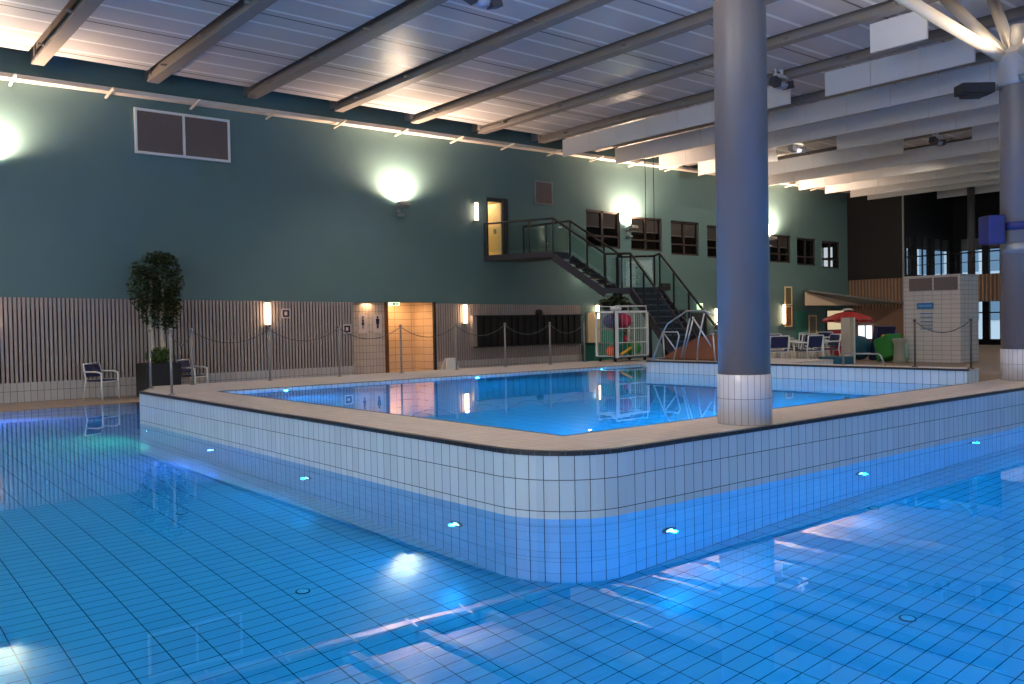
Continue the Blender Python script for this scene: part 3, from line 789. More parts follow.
# electrical cabinet / poster wall right of the panel
t = thing('wall_cabinet', 'pale board lit by the lamp behind the toy cage', 'board', (21.6, W-.02, .85))
MB().box(-.05, .55, -.1, 0, 0, 1.05).build('board', M_cream, t)
t = thing('bin', 'dark green bin at the foot of the wall beside the toy cage', 'bin', (21.7, W-.35, 0))
MB().box(-.3, .4, -.25, .25, .1, .78).build('body', M_tealdoor, t, bevel=.03); MB().box(-.32, .42, -.27, .27, .78, .84).build('lid', mat('bin_lid_dark', srgb(40, 70, 66), .5), t); MB().box(-.25, .35, -.2, .2, 0, .1).build('foot', M_dark, t)

# lower doorway by the stairs, exit sign
struct(MB().box(25.2, 27.6, 24.2, 24.3, 0, 2.6).box(25.2, 27.6, 22.5, 24.3, 2.4, 2.5).box(25.1, 25.2, 22.5, 24.3, 0, 2.5).box(27.6, 27.7, 22.5, 24.3, 0, 2.5).build('wall_lower_room', M_white), 'white lit room behind the lower doorway', 'wall')
light('lower_room_light', 'AREA', (26.3, 23.3, 2.35), 60, (1, .95, .85), (26.3, 23.3, 0), size=1.0)
t = thing('lower_doorway', 'dark framed glazed door to the lit room under the stairs', 'door', (25.6, W, 0))
fr = MB().ring(0, 1.4, 0, 1.98, .07, -.02, .1).build('frame', M_dark, t); MB().box(.66, .74, -.02, .1, .07, 1.91).build('mullion', M_dark, fr)
for a, b in ((.07, .66), (.74, 1.33)): MB().box(a, b, .03, .05, .07, 1.91).build('pane', M_glass, fr)
t = thing('exit_sign', 'small square green exit sign on the wall above the dark door', 'sign', (27.8, W-.03, 1.95))
MB().box(-.15, .15, -.06, 0, .04, .28).build('housing', M_exit, t); MB().box(-.08, 0, -.065, -.06, .08, .24).box(.03, .12, -.065, -.06, .12, .2).build('pictogram', M_exitg, t)
t = thing('door_panel', 'dark flat door below the small green exit sign', 'door', (27.3, W-.01, 0))
lf = MB().box(0, .95, -.05, 0, 0, 1.85).build('leaf', M_dark, t); MB().box(.82, .9, -.12, -.05, .85, .95).build('handle', M_steel, lf)
t = thing('wall_loudspeaker', 'small dark box loudspeaker on the teal wall behind the stair rail', 'loudspeaker', (25.6, W-.02, 2.85))
MB().box(-.22, .22, -.25, -.05, -.13, .13).build('body', M_rubber, t, bevel=.02); MB().box(-.05, .05, -.05, 0, -.05, .05).build('mount', M_dark, t)

# notice frames, green door, canopy at the far end
def notice(x0, x1, z0, z1, label, m):
    t = thing('notice_board', label, 'notice', (x0, W-.01, z0)); w, h = x1-x0, z1-z0
    MB().ring(0, w, 0, h, .06, -.04, 0).build('frame', M_cream, t)
    MB().box(.06, w-.06, -.02, 0, .06, h-.06).build('sheet', m, t)
notice(33.7, 34.25, 2.15, 2.98, 'tall pale framed notice, upper of the pair beside the warm lamp', mat('olive_sheet', srgb(96, 92, 64), .7))
notice(33.7, 34.25, 1.2, 2.12, 'tall pale framed notice, lower of the pair beside the warm lamp', mat('brown_sheet', srgb(120, 84, 56), .7))
notice(35.55, 36.2, .82, 1.7, 'pale framed picture right of the green door', mat('picture_sheet', srgb(120, 116, 100), .7))
t = thing('green_door', 'flat green door in the far end of the teal wall', 'door', (34.6, W-.01, 0))
lf = MB().box(0, .8, -.05, 0, 0, 1.9).build('leaf', M_tealdoor, t); MB().box(.68, .76, -.12, -.05, .9, 1.0).build('handle', M_steel, lf)
t = thing('counter_opening', 'warm lit serving hatch behind the red parasol', 'hatch', (37.0, W-.02, .95))
MB().ring(0, 1.6, 0, 1.0, .06, -.05, 0).build('frame', M_dark, t); MB().box(.06, 1.54, -.05, 0, .48, .52).build('crossbar', M_dark, t)
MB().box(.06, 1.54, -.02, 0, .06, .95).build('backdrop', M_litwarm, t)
t = thing('canopy', 'low sloping canopy roof against the far end of the teal wall', 'canopy', (0, 0, 0))
cg = mat('canopy_grey', srgb(110, 110, 106), .7)
Q = [Vector(p) for p in ((32.85, 20.45, 2.68), (38.9, 19.4, 2.12), (38.9, W-.01, 2.2), (35.3, W-.01, 2.75))]; up = Vector((0, 0, .07))
mb = MB(); mb.quad(*[p+up for p in Q]); mb.quad(*Q[::-1])
for i in range(4): mb.quad(Q[i], Q[(i+1) % 4], Q[(i+1) % 4]+up, Q[i]+up)
mb.build('roof', cg, t)
mb = MB(); T3 = [Vector(p) for p in ((32.87, 20.6, 2.10), (37.5, 20.6, 2.10), (32.87, 20.6, 2.66))]; bk = Vector((0, .06, 0))
mb.quad(*T3).quad(*[p+bk for p in T3[::-1]])
for i in range(3): mb.quad(T3[i], T3[i]+bk, T3[(i+1) % 3]+bk, T3[(i+1) % 3])
mb.build('side_panel', mat('beige_canopy_side', srgb(206, 180, 156), .6), t)


# ------------------------------------------------------------------ staircase
st = thing('staircase', 'dark steel staircase with glass guard rails down from the upper door', 'stairs', (0, 0, 0))
A = Vector((17.05, W-.05, 3.75)); B = Vector((17.92, 19.83, 3.75))
d1 = Vector((.27, -.963, 0)).normalized(); r1 = Vector((-d1.y, d1.x, 0))       # r1: to the stair's right seen from the left
WID = 1.05
C_ = B+Vector((d1.x*1.8, d1.y*1.8, 0)); C_.z = 2.555
D = Vector((18.75, 16.75, 2.555))                                              # end of the middle landing, left edge
lan = [(A.x, A.y), (B.x, B.y), (B.x+r1.x*WID, B.y+r1.y*WID), (A.x+1.7, A.y)]
MB().prism(lan, 3.58, 3.75).build('landing', M_stairgrey, st)
mb = MB(); mstr = MB()
n = 7
for i in range(n):
    z = 3.75-(i+1)*(3.75-2.555)/n
    c = B+d1*(1.8*(i+.5)/n); c.z = z-.02
    mb = MB().obox(c+r1*WID/2, d1*(1.8/n/2+.015), r1*WID/2, Vector((0, 0, .02)))
    if i < n-1: mb.build('tread', M_stairgrey, st)
for s in (0, WID):
    p, q = B+r1*s, C_+r1*s
    mb = MB().bar(p-Vector((0, 0, .17)), q-Vector((0, 0, .17)), .05, .22)
    mb.build('stringer', M_stairgrey, st)
    # saw-tooth plates under the treads
    mb = MB()
    for i in range(n):
        c = B+d1*(1.8*(i+.5)/n)+r1*s; c.z = 3.75-(i+1)*(1.195)/n-.08
        mb.obox(c, d1*(1.8/n/2), r1*.02, Vector((0, 0, .08)))
    mb.build('tread_bracket', M_stairgrey, st)
# middle landing and second flight
d2 = Vector((-.42, -.907, 0)).normalized(); r2 = Vector((-d2.y, d2.x, 0))
E0 = C_+r1*.0; E1_ = D
rr = Vector((.773, -.634, 0)); ff = Vector((.634, .773, 0))
P_ = C_+rr*1.62
lan2 = [(C_.x, C_.y), (P_.x, P_.y), (P_.x+ff.x*1.2, P_.y+ff.y*1.2), (C_.x+r1.x*WID+.25, C_.y+r1.y*WID+.5), (C_.x+r1.x*WID, C_.y+r1.y*WID)]
MB().prism(lan2, 2.40, 2.555).build('middle_landing', M_stairgrey, st)
N1 = C_+rr*.74; wid2 = .92
n2 = 14; going = .27; rise = 2.555/(n2+1)
for i in range(n2):
    c = N1+d2*(going*(i+.5)); c.z = 2.555-(i+1)*rise-.02
    mb = MB().obox(c+r2*wid2/2, d2*(going/2+.01), r2*wid2/2, Vector((0, 0, .02)))
    mb.build('tread', M_tread, st)
    MB().obox(c+r2*wid2/2-d2*going/2+Vector((0, 0, rise/2)), d2*.008, r2*wid2/2*.98, Vector((0, 0, rise/2-.02))).build('riser', M_stairgrey, st)
for s in (0, wid2):
    p = N1+r2*s; q = p+d2*(going*(n2+.6)); q.z = .0
    MB().bar(p-Vector((0, 0, .12)), q-Vector((0, 0, .0)), .05, .26).build('stringer', M_stairgrey, st)
# guard rails
def guard(pts, posts, mrail=M_dark, h=1.0):
    """pts: foot points; posts at every foot point"""
    tops = [Vector(p)+Vector((0, 0, h)) for p in pts]
    MB().tube(tops, .032, 8).build('handrail', M_dark, st)
    for p in posts: MB().bar(p, Vector(p)+Vector((0, 0, h-.02)), .05, .03).build('guard_post', M_dark, st)
    for a, b in zip(pts, pts[1:]):
        a, b = Vector(a), Vector(b); d = (b-a).normalized()*.06
        g = MB(); a2, b2 = a+d, b-d; u0, u1 = Vector((0, 0, .10)), Vector((0, 0, h-.12))
        g.quad(a2+u0, b2+u0, b2+u1, a2+u1); g.build('glass_panel', M_glassg, st)
def split(a, b, n): return [Vector(a).lerp(Vector(b), i/n) for i in range(n+1)]
e = Vector((.03, 0, 0))
g1 = split(A+Vector((.02, -.02, 0)), B, 3); guard(g1, g1)
g2 = split(B, C_, 3); guard(g2, g2[1:])
A2 = Vector((A.x+1.65, A.y-.02, 3.75)); B2 = B+r1*(WID-.03); C2 = C_+r1*(WID-.03)
g3 = split(A2, B2, 2); guard(g3, g3)
g4 = split(B2, C2, 3); guard(g4, g4[1:])
guard([C_, C_.lerp(N1, .5), N1], [C_.lerp(N1, .5), N1])
q0 = N1+d2*(going*n2); q0.z = rise
g6 = split(N1, q0, 4); guard(g6, g6[1:])
N2 = N1+r2*wid2; q1 = q0+r2*wid2
g7 = split(N2, q1, 4); guard([C2, Vector((lan2[3][0], lan2[3][1]-.03, 2.555)), P_+ff*1.15, N2], [Vector((lan2[3][0], lan2[3][1]-.03, 2.555)), P_+ff*1.15]); guard(g7, g7)
for p in ((18.75, 18.05), (19.9, 17.75)): MB().tube([(p[0], p[1], 0), (p[0], p[1], 2.42)], .07, 12).build('support_post', M_stairgrey, st)
light('stair_wall_light', 'POINT', (21.3, 21.8, 3.2), 6, (1, .85, .6), shadow_soft_size=.05)

# ------------------------------------------------------------------ planter with tree, and its plants
def leaves(mb, c, rad, n, size, rng, droop=.4, squash=None):
    for _ in range(n):
        while True:
            p = Vector((rng.uniform(-1, 1), rng.uniform(-1, 1), rng.uniform(-1, 1)))
            if .25 < p.length < 1: break
        q = Vector(c)+Vector((p.x*rad[0], p.y*rad[1], p.z*rad[2]))
        a = rng.uniform(0, 2*PI); l = size*rng.uniform(.7, 1.3)
        d = Vector((math.cos(a), math.sin(a), -droop+rng.uniform(-.5, .4))).normalized()
        sd = d.cross(Vector((rng.uniform(-.4, .4), rng.uniform(-.4, .4), 1))).normalized()*l*.32
        mb.quad(q, q+d*l*.5+sd, q+d*l, q+d*l*.5-sd)
rng = random.Random(3)
t = thing('planter', 'square black planter box by the slat wall', 'planter', (6.62, 21.3, 0))
MB().box(-.40, .40, -.4, .4, 0, .78).build('box', M_planter, t, bevel=.015)
MB().box(-.36, .36, -.36, .36, .78, .79).build('soil', M_soil, t)
t = thing('ficus_tree', 'bushy dark tree with two pale trunks growing in the black planter', 'tree', (6.62, 21.3, .79))
for k, x in enumerate((-.14, .12)):
    pts = [(x+.03*math.sin(i*1.3+k), .02*math.cos(i), .3*i) for i in range(8)]
    MB().tube(pts, [.06-.004*i for i in range(8)], 8).build('trunk', M_trunk, t)
mb = MB()
for c, r, n in (((-.28, 0, 1.75), (.36, .36, .55), 1000), ((.2, 0, 1.95), (.42, .38, .70), 1500), ((0, 0, 1.25), (.42, .34, .42), 800), ((.32, .05, 1.4), (.28, .3, .5), 600), ((-.3, 0, 2.2), (.25, .25, .25), 260), ((.12, .1, 2.5), (.36, .3, .18), 380), ((.25, 0, .92), (.2, .2, .2), 120)):
    leaves(mb, c, r, n, .095, rng)
mb.build('foliage', M_leaf, t)
mb = MB(); leaves(mb, (0, -.05, .16), (.30, .28, .2), 420, .12, rng, -.3)
tag(mb.build('underplanting', M_leaf2, loc=(6.62, 21.3, .79)), 'low green plants covering the soil of the black planter', 'plant')

# ------------------------------------------------------------------ chairs
def make_chair(label, loc, rz, group):
    t = thing('armchair', label, 'chair', loc, rz, group)
    MB().box(-.23, .23, -.22, .22, .42, .45).build('seat', M_dkblue, t, bevel=.01)
    MB().obox((0, .24, .66), (.23, 0, 0), (0, .012, -.003), (0, .03, .14)).build('backrest', M_dkblue, t)
    for s in (-1, 1):
        MB().tube([(s*.27, -.24, 0), (s*.26, -.22, .60)], .018).build('leg', M_white, t)
        MB().tube([(s*.25, .30, 0), (s*.25, .22, .45), (s*.25, .28, .82)], .018).build('leg', M_white, t)
        MB().tube([(s*.26, -.24, .60), (s*.27, -.1, .64), (s*.26, .24, .64)], .02).build('armrest', M_white, t)
    MB().tube([(-.25, .28, .82), (.25, .28, .82)], .016).build('top_bar', M_white, t)
    for y in (-.22, .22): MB().tube([(-.255, y, .41), (.255, y, .41)], .014).build('seat_rail', M_white, t)
    return t
ch = make_chair('dark blue armchair with white legs on the walkway left of the planter', (5.43, 21.55, 0), .6, 'blue chairs along the slat wall')
dup(ch, (7.52, 21.55, 0), .65, 'dark blue armchair with white legs behind the posts right of the planter')
ZT = .30
def at(u, D, z=ZT):
    r = (u-512)/875*D
    return (.6334*D+.7733*r, .7735*D-.6337*r, z)
struct(MB().prism([(19.6, 5.9), (38.9, 5.9), (38.9, 22.19), (26.5, 22.19), (19.6, 15.4)], 0, ZT).build('floor_terrace', T_walk), 'tan tiled cafe floor beyond the raised pool', 'floor')
seats = [(at(775, 22.5), 2.6), (at(793, 23.3), 3.6), (at(808, 22.5), 2.9), (at(826, 23.3), 4.2), (at(838, 25.3), 3.3), (at(802, 24.6), 2.7), (at(770, 25.6), 2.4), (at(787, 26.2), .4), (at(812, 26.2), .1), (at(830, 26.9), -.5)]
for i, (p, a) in enumerate(seats):
    dup(ch, p, a, 'blue chair with white metal frame at the cafe tables beyond the raised pool', 'cafe chairs behind the raised pool')
def make_table(label, loc, group):
    t = thing('cafe_table', label, 'table', loc, .3, group)
    MB().lathe([(.0, .70), (.34, .70), (.34, .73), (.0, .73)], n=24).build('tabletop', M_white, t)
    for k in range(4):
        a = PI/4+k*PI/2; MB().tube([(.10*math.cos(a), .10*math.sin(a), .70), (.32*math.cos(a), .32*math.sin(a), 0)], .018).build('leg', M_white, t)
    return t
tb = make_table('white round cafe table among the blue chairs', at(781, 24.4), 'cafe tables behind the raised pool')
for p in (at(822, 24.8),): dup(tb, p, .5, 'white round cafe table among the blue chairs', 'cafe tables behind the raised pool')

# red parasol
t = thing('parasol', 'red parasol with white cap over the play area', 'umbrella', (26, 14.82, ZT))
mb = MB(); n = 8
prof = [(0, 1.47), (.35, 1.40), (.65, 1.28), (.82, 1.19)]
mb.lathe(prof, n=n, smooth=False); mb.lathe([(.82, 1.17), (.82, 1.12)], n=n, smooth=False); mb.build('canopy', M_red, t)
MB().lathe([(.2, 1.49), (.12, 1.54), (0, 1.56)], n=12).build('cap', M_white, t)
MB().tube([(0, 0, 0), (0, 0, 1.5)], .03).build('pole', M_galv, t)
for k in range(8):
    a = 2*PI*k/8; MB().tube([(0, 0, 1.05), (.75*math.cos(a), .75*math.sin(a), 1.18)], .01, 6).build('rib', M_white, t)
MB().lathe([(.0, 0), (.28, 0), (.28, .06), (.05, .12), (0, .12)], n=20).build('base', M_dark, t)
t = thing('pillar', 'square beige pillar standing below the red parasol', 'pillar', at(848, 24.2))
MB().box(-.13, .13, -.13, .13, 0, 1.26).build('body', mat('beige_pillar_paint', srgb(196, 186, 168), .6), t); MB().box(.08, .12, -.15, -.13, 0, 1.26).build('edge_strip', M_white, t)

# toys by the far right
def toy(name, mb, m, label, loc, cat='toy'): return tag(mb.build(name, m, loc=loc), label, cat)
toy('foam_block', MB().box(-.3, .3, -.3, .3, 0, .28), M_teal_toy, 'low dark teal foam block on the floor left of the beige pillar', at(836, 22.0))
t = thing('play_slide', 'green play slide with pale green end beside the tiled block', 'slide', at(889, 24.4))
MB().obox((0, 0, .40), (.2, -.10, 0), (.12, .28, -.10), (0, .06, .30)).build('body', M_green, t, bevel=.03)
MB().obox((.22, -.18, .3), (.06, -.05, 0), (.08, .2, -.06), (0, .03, .26)).build('end_piece', mat('mint_plastic', srgb(150, 220, 190), .4), t, bevel=.03)
MB().sphere((-.06, .12, .70), .07).build('knob', M_yellow, t)
toy('beanbag', MB().sphere((0, 0, .36), .36, 16, (1, 1, 1)), M_teal_toy, 'dark teal beanbag seat right of the beige pillar', at(859, 25.9), 'seat')
toy('lounge_seat', MB().obox((0, 0, .5), (.22, -.15, 0), (.06, .09, .02), (0, -.1, .49)), M_dkblue, 'dark blue upright lounge cushion behind the green slide', at(882, 25.6), 'seat')
toy('lilac_cushion', MB().obox((0, 0, .48), (.2, -.14, -.06), (.05, .06, .0), (-.04, .05, .44)), M_lilac, 'tilted lilac cushion leaning behind the green slide', at(890, 26.6), 'cushion')
t = thing('pedestal', 'pale round pedestal left of the tiled block', 'pedestal', at(899.5, 23.8))
MB().lathe([(.0, 0), (.2, 0), (.16, .1), (.14, .5), (.19, .6), (.19, .66), (0, .68)], n=20).build('body', mat('stone_grey', srgb(150, 146, 132), .7), t)
t = thing('red_locker', 'red locker panel left of the beige pillar', 'locker', at(838, 29.4))
MB().box(-.22, .22, -.2, .2, 0, .82).build('body', M_red, t, bevel=.02); MB().box(-.18, .18, -.21, -.2, .4, .42).build('door_gap', M_dark, t)
t = thing('handrail', 'bent white tube handrail at the far edge of the raised pool', 'railing', (13.8, 7.75, .75))
MB().tube([(0, .2, 0), (0, .2, .17), (0, .17, .2), (0, -.42, .2), (0, -.46, .17), (0, -.54, 0)], .014).build('tube', M_galv, t)
t = thing('display_monitor', 'bright white screen beyond the red parasol', 'screen', (38.9, 21.3, .55))
MB().box(-.02, .02, -.33, .33, 0, .62).build('screen', M_lit, t); MB().box(-.03, .05, -.36, .36, -.03, 0).box(-.03, .05, -.05, .0, 0, .62).build('frame', M_dark, t); MB().box(.0, .05, -.03, .03, -.55, -.03).build('stand', M_dark, t)

# tiled information block
t = thing('tiled_block', 'cream tiled free-standing wall block with a blue notice', 'wall block', (24.0, 11.2, 0))
MB().box(0, 1.1, -.745, .79, ZT, 2.67).build('body', T_block, t)
for a, b in ((.0, .62), (-.68, -.06)):
    MB().box(-.03, 0, a-.0, b, 2.26, 2.60).build('grille', M_mesh, t)
t2 = thing('information_board', 'blue headed information sign on the tiled block', 'sign', (23.96, 11.38, 1.18))
MB().box(0, .03, -.22, .22, .58, .74).build('header', M_sblue, t2)
mb = MB()
for z in (.44, .34, .22, .12, .02): mb.box(0, .03, -.2, .14, z, z+.02)
mb.build('text_lines', M_sblue, t2)
mb = MB(); x = -.18
for w in (.04, .03, .05, .04, .03, .05, .04): mb.box(-.004, 0, x, x+w, .63, .69); x += w+.015
mb.build('lettering', mat('pale_blue_print', srgb(120, 180, 225), .5), t2)

# ------------------------------------------------------------------ barrier posts and chains
def post(x, y, z, h, label, m=None, r=.021):
    m = m or M_post
    t = thing('barrier_post', label, 'post', (x, y, z), group='steel barrier posts on the raised deck')
    MB().tube([(0, 0, 0), (0, 0, h)], r, 12).build('shaft', m, t)
    MB().lathe([(.05, 0), (.05, .012), (.024, .02)], n=16).build('foot_plate', m, t)
    MB().lathe([(r, h), (r*1.5, h+.008), (r*1.5, h+.035), (.0, h+.05)], n=12).build('cap', m, t)
def chain(p, q, sag, label):
    p, q = Vector(p), Vector(q); d = (q-p).normalized()*.03; p, q = p+d, q-d; mb = MB(); n = 22; pts = []
    for i in range(n+1):
        u = i/n; v = p.lerp(q, u); v.z -= 4*sag*u*(1-u); pts.append(v)
    mb.tube(pts, .007, 6)
    for i in range(n):
        c = (pts[i]+pts[i+1])/2; mb.sphere(c, .012, 6)
    tag(mb.build('chain', M_chain), label, 'chain', 'chains between the barrier posts')
PP = [(4.76, 15.75), (4.58, 14.1), (5.66, 16.25), (7.15, 16.2), (8.66, 16.2), (10.09, 16.1), (11.55, 16.1), (12.97, 16.1), (14.35, 16.05), (15.67, 16.2)]
ORD = ['first', 'second', 'third', 'fourth', 'fifth', 'sixth', 'seventh', 'eighth', 'ninth', 'tenth']
for i, (x, y) in enumerate(PP): post(x, y, ZC, 1.0, 'steel barrier post on the raised deck, %s from the left' % ORD[[0, 1, 2, 3, 4, 5, 6, 7, 8, 9][i]])
order = [2, 3, 4, 5, 6, 7, 8, 9]
CP = [(PP[1], PP[2])]+[(PP[a], PP[b]) for a, b in zip(order, order[1:])]
for i, (a, b) in enumerate(CP):
    chain((*a, ZC+.98), (*b, ZC+.98), .22, 'grey sagging barrier chain, %s span from the left end of the deck' % ORD[i])
post(13.8, 6.72, .75, .72, 'dark barrier post in front of the tiled block, left of two', M_dpost, .016); post(13.8, 5.86, .75, .72, 'dark barrier post in front of the tiled block, right of two', M_dpost, .016)
chain((13.8, 6.72, 1.46), (13.8, 5.86, 1.46), .16, 'chain hanging in front of the tiled block')

# wet floor sign
t = thing('wet_floor_sign', 'white folding floor sign behind the raised deck', 'sign', (15.2, 21.5, 0))
for nm, a, b in (('front_leaf', -.2, -.02), ('rear_leaf', .25, .04)):
    mb = MB(); mb.v += [(x, y+d, z) for d in (0, .025) for x, y, z in ((-.25, a, 0), (.25, a, 0), (.17, b, .55), (-.17, b, .55))]
    mb.f += [(0, 1, 2, 3), (7, 6, 5, 4), (0, 4, 5, 1), (1, 5, 6, 2), (2, 6, 7, 3), (3, 7, 4, 0)]; mb.build(nm, M_white, t)
MB().box(-.17, .17, -.03, .05, .54, .57).build('hinge', M_white, t)

# ------------------------------------------------------------------ toy cage
cx0, cx1, cy0, cy1, cz0, cz1 = 16.02, 17.28, 15.45, 16.15, .64, 1.84
ct = thing('toy_cage', 'white framed rolling mesh cage full of pool toys', 'cage', ((cx0+cx1)/2, (cy0+cy1)/2, ZC))
hx, hy, H0, H1 = (cx1-cx0)/2, (cy1-cy0)/2, .10, 1.30
w = .05
mb = MB()
for x in (-hx, hx-w):
    for y in (-hy, hy-w): mb.box(x, x+w, y, y+w, H0, H1)
for z in (H0, H1-w):
    for y in (-hy, hy-w): mb.box(-hx, hx, y, y+w, z, z+w)
    for x in (-hx, hx-w): mb.box(x, x+w, -hy, hy, z, z+w)
mb.box(-hx, -hx+.12, -hy-.01, -hy+.05, H0, H1).build('frame', M_white, ct)
mb = MB()
mb.box(-hx+.05, hx-.05, -hy, -hy+.015, .48, .50).box(-hx+.05, hx-.05, -hy, -hy+.015, .84, .86).box(.08, .105, -hy, -hy+.015, H0, H1)
for i in range(7): 
    x = -hx+.1+i*(2*hx-.2)/6; mb.box(x-.0015, x+.0015, -hy+.004, -hy+.01, H0, H1)
for i in range(9):
    y = -hy+.08+i*(2*hy-.16)/8; mb.box(-hx+.004, -hx+.01, y-.0015, y+.0015, H0, H1); mb.box(hx-.01, hx-.004, y-.0015, y+.0015, H0, H1)
mb.build('front_mesh', M_white, ct)
MB().box(-hx, hx, -hy, hy, H0, H0+.03).build('shelf', M_galv, ct); MB().box(-hx+.04, hx-.04, -hy+.04, hy-.04, .83, .85).build('shelf', M_galv, ct); MB().box(-hx+.04, .08, -hy+.04, hy-.04, .47, .49).build('shelf', M_galv, ct)
MB().tube([(-hx+.05, -hy+.03, H1), (-hx+.05, -hy+.03, H1+.12), (hx-.05, -hy+.03, H1+.12), (hx-.05, -hy+.03, H1)], .014).build('top_rail', M_white, ct)
MB().tube([(-hx+.05, hy-.03, H1), (-hx+.05, hy-.03, H1+.12), (hx-.05, hy-.03, H1+.12), (hx-.05, hy-.03, H1)], .014).build('top_rail', M_white, ct)
for x in (-hx+.08, hx-.08):
    for y in (-hy+.08, hy-.08): MB().lathe([(0, -.018), (.045, -.018), (.045, .018), (0, .018)], n=14).build('caster', M_rubber, ct, loc=(x, y, .047)).rotation_euler = (PI/2, 0, 0)
bx, by, bz = (cx0+cx1)/2, (cy0+cy1)/2, ZC
toy('blue_bag', MB().sphere((0, 0, .19), .19, 14, (.85, 1.45, 1)), M_blue, 'blue stuffed bag at the top left of the toy cage', (bx-.40, by-.0, bz+.85))
toy('crimson_ball', MB().sphere((0, 0, .2), .2, 16, (1.0, 1.2, 1)), M_crimson, 'crimson inflatable at the top middle of the toy cage', (bx-.01, by-.05, bz+.85))
toy('green_kickboard', MB().box(-.22, .17, -.2, .2, 0, .30), M_tgreen, 'sea green foam float on the middle shelf of the toy cage', (bx-.34, by-.0, bz+.49))
toy('red_toy', MB().sphere((0, 0, .09), .09, 10, (1.0, 1, 1)), M_crimson, 'small dark red toy on the middle shelf of the toy cage', (bx-.04, by-.12, bz+.49))
toy('yellow_noodle', MB().tube([(-.24, 0, .04), (-.05, 0, .12), (.16, 0, .22)], .035, 10), M_yellow, 'yellow foam noodle lying on the floor of the toy cage', (bx-.12, by-.26, bz+.13), 'foam noodle')
toy('orange_float', MB().sphere((0, 0, .14), .14, 12, (.8, 1.2, 1)), M_orange, 'orange float at the lower left of the toy cage', (bx-.46, by-.05, bz+.13))
toy('teal_float', MB().box(-.2, .2, -.12, .14, 0, .3), M_tgreen, 'teal foam block behind the yellow noodle', (bx-.08, by+.08, bz+.13))
toy('green_float', MB().sphere((0, 0, .19), .19, 12, (1.2, 1.4, 1)), M_green, 'green foam float at the lower right of the toy cage', (bx+.36, by-.0, bz+.13))
# things on top of cage
toy('white_bundle', MB().sphere((-.12, 0, .06), .07, 10, (1.3, 1.2, .9)).sphere((.08, .02, .06), .07, 10, (1.5, 1.2, .8)), M_white, 'white folded bundle on top of the toy cage', (bx-.2, by, bz+1.30), 'bundle')
# plant behind the cage
rng = random.Random(9)
t = thing('potted_plant', 'dark leafy plant under the stair landing behind the toy cage', 'plant', (18.35, 17.35, 0))
MB().lathe([(.0, 0), (.2, 0), (.26, .5), (.24, .5), (.0, .46)], n=18).build('pot', M_planter, t)
mb = MB(); leaves(mb, (-.2, .1, 2.08), (.5, .42, .26), 620, .15, rng, .2); leaves(mb, (0, 0, 1.3), (.3, .3, .4), 200, .15, rng, .2); mb.build('foliage', M_leaf, t)
MB().tube([(0, 0, .45), (.03, .02, 1.0), (0, 0, 1.7)], .035).build('stem', M_trunk, t)

# ------------------------------------------------------------------ platform with ramp and white tube frames
t = thing('ramp_wedge', 'brown wedge shaped ramp mat on the platform behind the column', 'ramp', (14.6, 11.2, .75))
mb = MB()
mb.v += [(-.5, 1.1, 0), (-.5, -.6, 0), (.5, -.6, 0), (.5, 1.1, 0), (-.5, -.6, .56), (.5, -.6, .56), (-.5, 1.08, .02), (.5, 1.08, .02), (-.5, .1, .47), (.5, .1, .47)]
mb.f += [(0, 1, 2, 3)[::-1], (0, 6, 8, 4, 1)[::-1], (3, 2, 5, 9, 7)[::-1], (1, 4, 5, 2)[::-1], (6, 7, 9, 8)[::-1], (8, 9, 5, 4)[::-1], (0, 3, 7, 6)[::-1]]
mb.build('body', M_brownmat, t)
MB().box(-.52, .52, -.62, 1.12, -.0, .03).build('edge', mat('dark_brown_edge', srgb(84, 52, 36), .7), t)
def frame_rail(y, x, label):
    t = thing('tube_frame', label, 'frame', (x, y, .75), group=None)
    r = .017
    MB().tube([(0, .62, .0), (0, .60, .04), (0, .33, .58), (0, .2, .75), (0, -.3, 1.0), (0, -.75, 1.0), (0, -1.0, .9)], r).build('top_tube', M_steel, t)
    for nm, pts, rr_ in (('loop', [(0, .62, .03), (0, .30, .05), (0, .33, .56)], r), ('loop', [(0, .33, .58), (0, -.06, .58), (0, -.1, .5), (0, .05, 0)], r), ('brace', [(0, .30, .55), (0, -.02, .2)], r*.8),
                         ('brace', [(0, -.15, .05), (0, -.38, .85)], r), ('brace', [(0, -.2, .05), (0, -.48, .88)], r), ('brace', [(0, -.45, .88), (0, -.9, .3)], r), ('leg', [(0, -.75, .95), (0, -.6, .45), (0, -.55, 0)], r), ('leg', [(0, -.95, .55), (0, -1.0, 0)], r)):
        MB().tube(pts, rr_).build(nm, M_steel, t)
frame_rail(11.75, 13.95, 'bent steel tube frame at the front edge of the platform')
frame_rail(11.55, 15.3, 'bent steel tube frame behind the brown ramp')

# neighbouring building outside the end windows
t = thing('outside_building', 'pale neighbouring building seen outside the far windows', 'building', (62, 12, -1))
MB().box(0, 8, -24, 34, 0, 12).build('wall', mat('pale_facade', srgb(226, 232, 236), .8), t)
for k in range(2):
    mb = MB(); y = -23
    while y < 33: mb.box(-.06, .02, y, y+1.7, 2.2+3.3*k, 4.0+3.3*k); y += 2.3
    mb.build('window_row', mat('bluish_window_glass', srgb(120, 146, 168), .3), t)

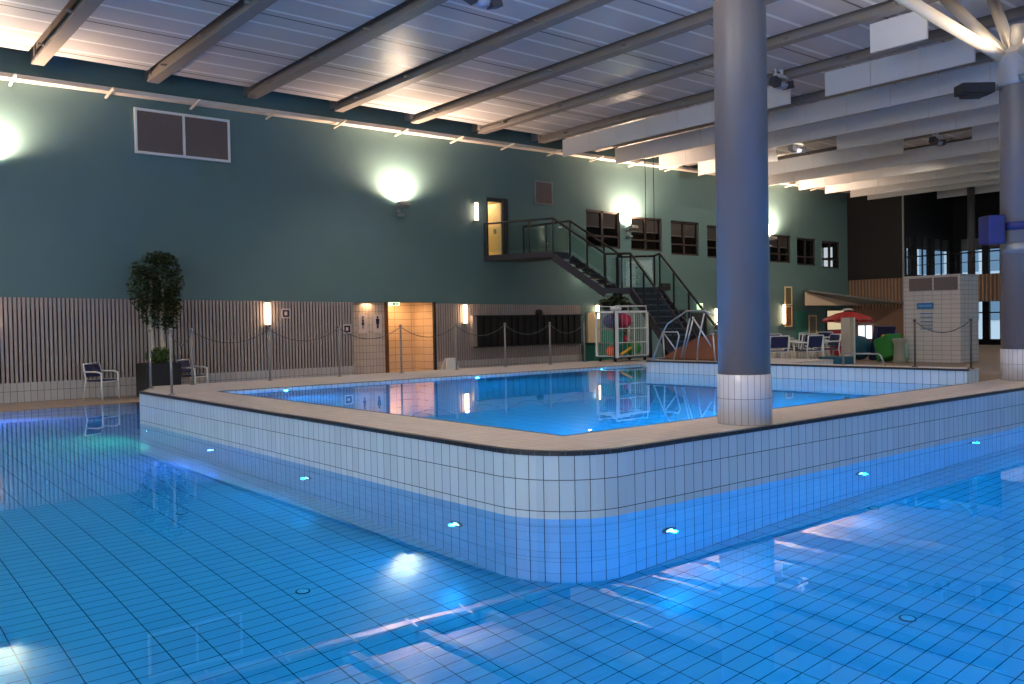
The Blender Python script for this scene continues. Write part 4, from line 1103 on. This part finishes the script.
# hanging cables near the baffles
for i, x in enumerate((22.3, 22.72)):
    tag(MB().tube([(x, 20, 7.85), (x+.02, 20, 6), (x, 20, 4.1)], .012, 6).build('hanging_cable', M_rubber), 'thin black cable hanging down in front of the wall, %s of two' % ['left', 'right'][i], 'cable')

# ------------------------------------------------------------------ light
w = bpy.data.worlds.new('sky'); S.world = w; w.use_nodes = True
bg = w.node_tree.nodes['Background']; bg.inputs[0].default_value = (.62, .78, .95, 1); bg.inputs[1].default_value = 1.25
for i in range(4):
    x = -3.5+12*i
    light('window_daylight', 'AREA', (x, -9.9, 3.8), [28, 24, 20, 20][i], (.86, .91, 1), (x+2, 6, 2.6), shape='RECTANGLE', size=9, size_y=4.6)

for y in (-3, 8):
    light('window_daylight', 'AREA', (-8.9, y, 3.8), 440, (1, .96, .9), (5, y+1, 2.6), shape='RECTANGLE', size=9, size_y=4.6)
for x, y in ((9.69, 12.5), (18.3, 11.0), (4.9, 5.6), (10.5, 5.4), (17, 5.4), (0, 12), (2, 19), (12, 19), (29, 12)):
    light('ceiling_fill', 'SPOT', (x, y, 7.2), 420, (1, .86, .72), (x+.01, y, 0), spot_size=math.radians(125), spot_blend=.9, shadow_soft_size=.12)  # added warm overhead fill for coping and deck; most spots have no fixture

light('ceiling_fill', 'SPOT', (24.5, 14.5, 6.7), 1100, (1, .86, .70), (27, 22, 3.2), spot_size=math.radians(110), spot_blend=1, shadow_soft_size=.2)  # fill added to brighten the wall behind the stairs, no fixture
light('ceiling_fill', 'SPOT', (31, 13.5, 6.9), 900, (1, .84, .66), (35.5, 20, 1.5), spot_size=math.radians(90), spot_blend=.9, shadow_soft_size=.2)  # fill added to lift the dim canopy corner, no fixture
S.view_settings.view_transform = 'Standard'; S.view_settings.look = 'None'
S.view_settings.exposure = 0; S.view_settings.gamma = 1; S.view_settings.use_curve_mapping = False
S.cycles.use_denoising = True
S.cycles.max_bounces = 10; S.cycles.diffuse_bounces = 4; S.cycles.glossy_bounces = 5; S.cycles.transmission_bounces = 8; S.cycles.transparent_max_bounces = 16
S.cycles.sample_clamp_indirect = 25; S.cycles.blur_glossy = 1.0
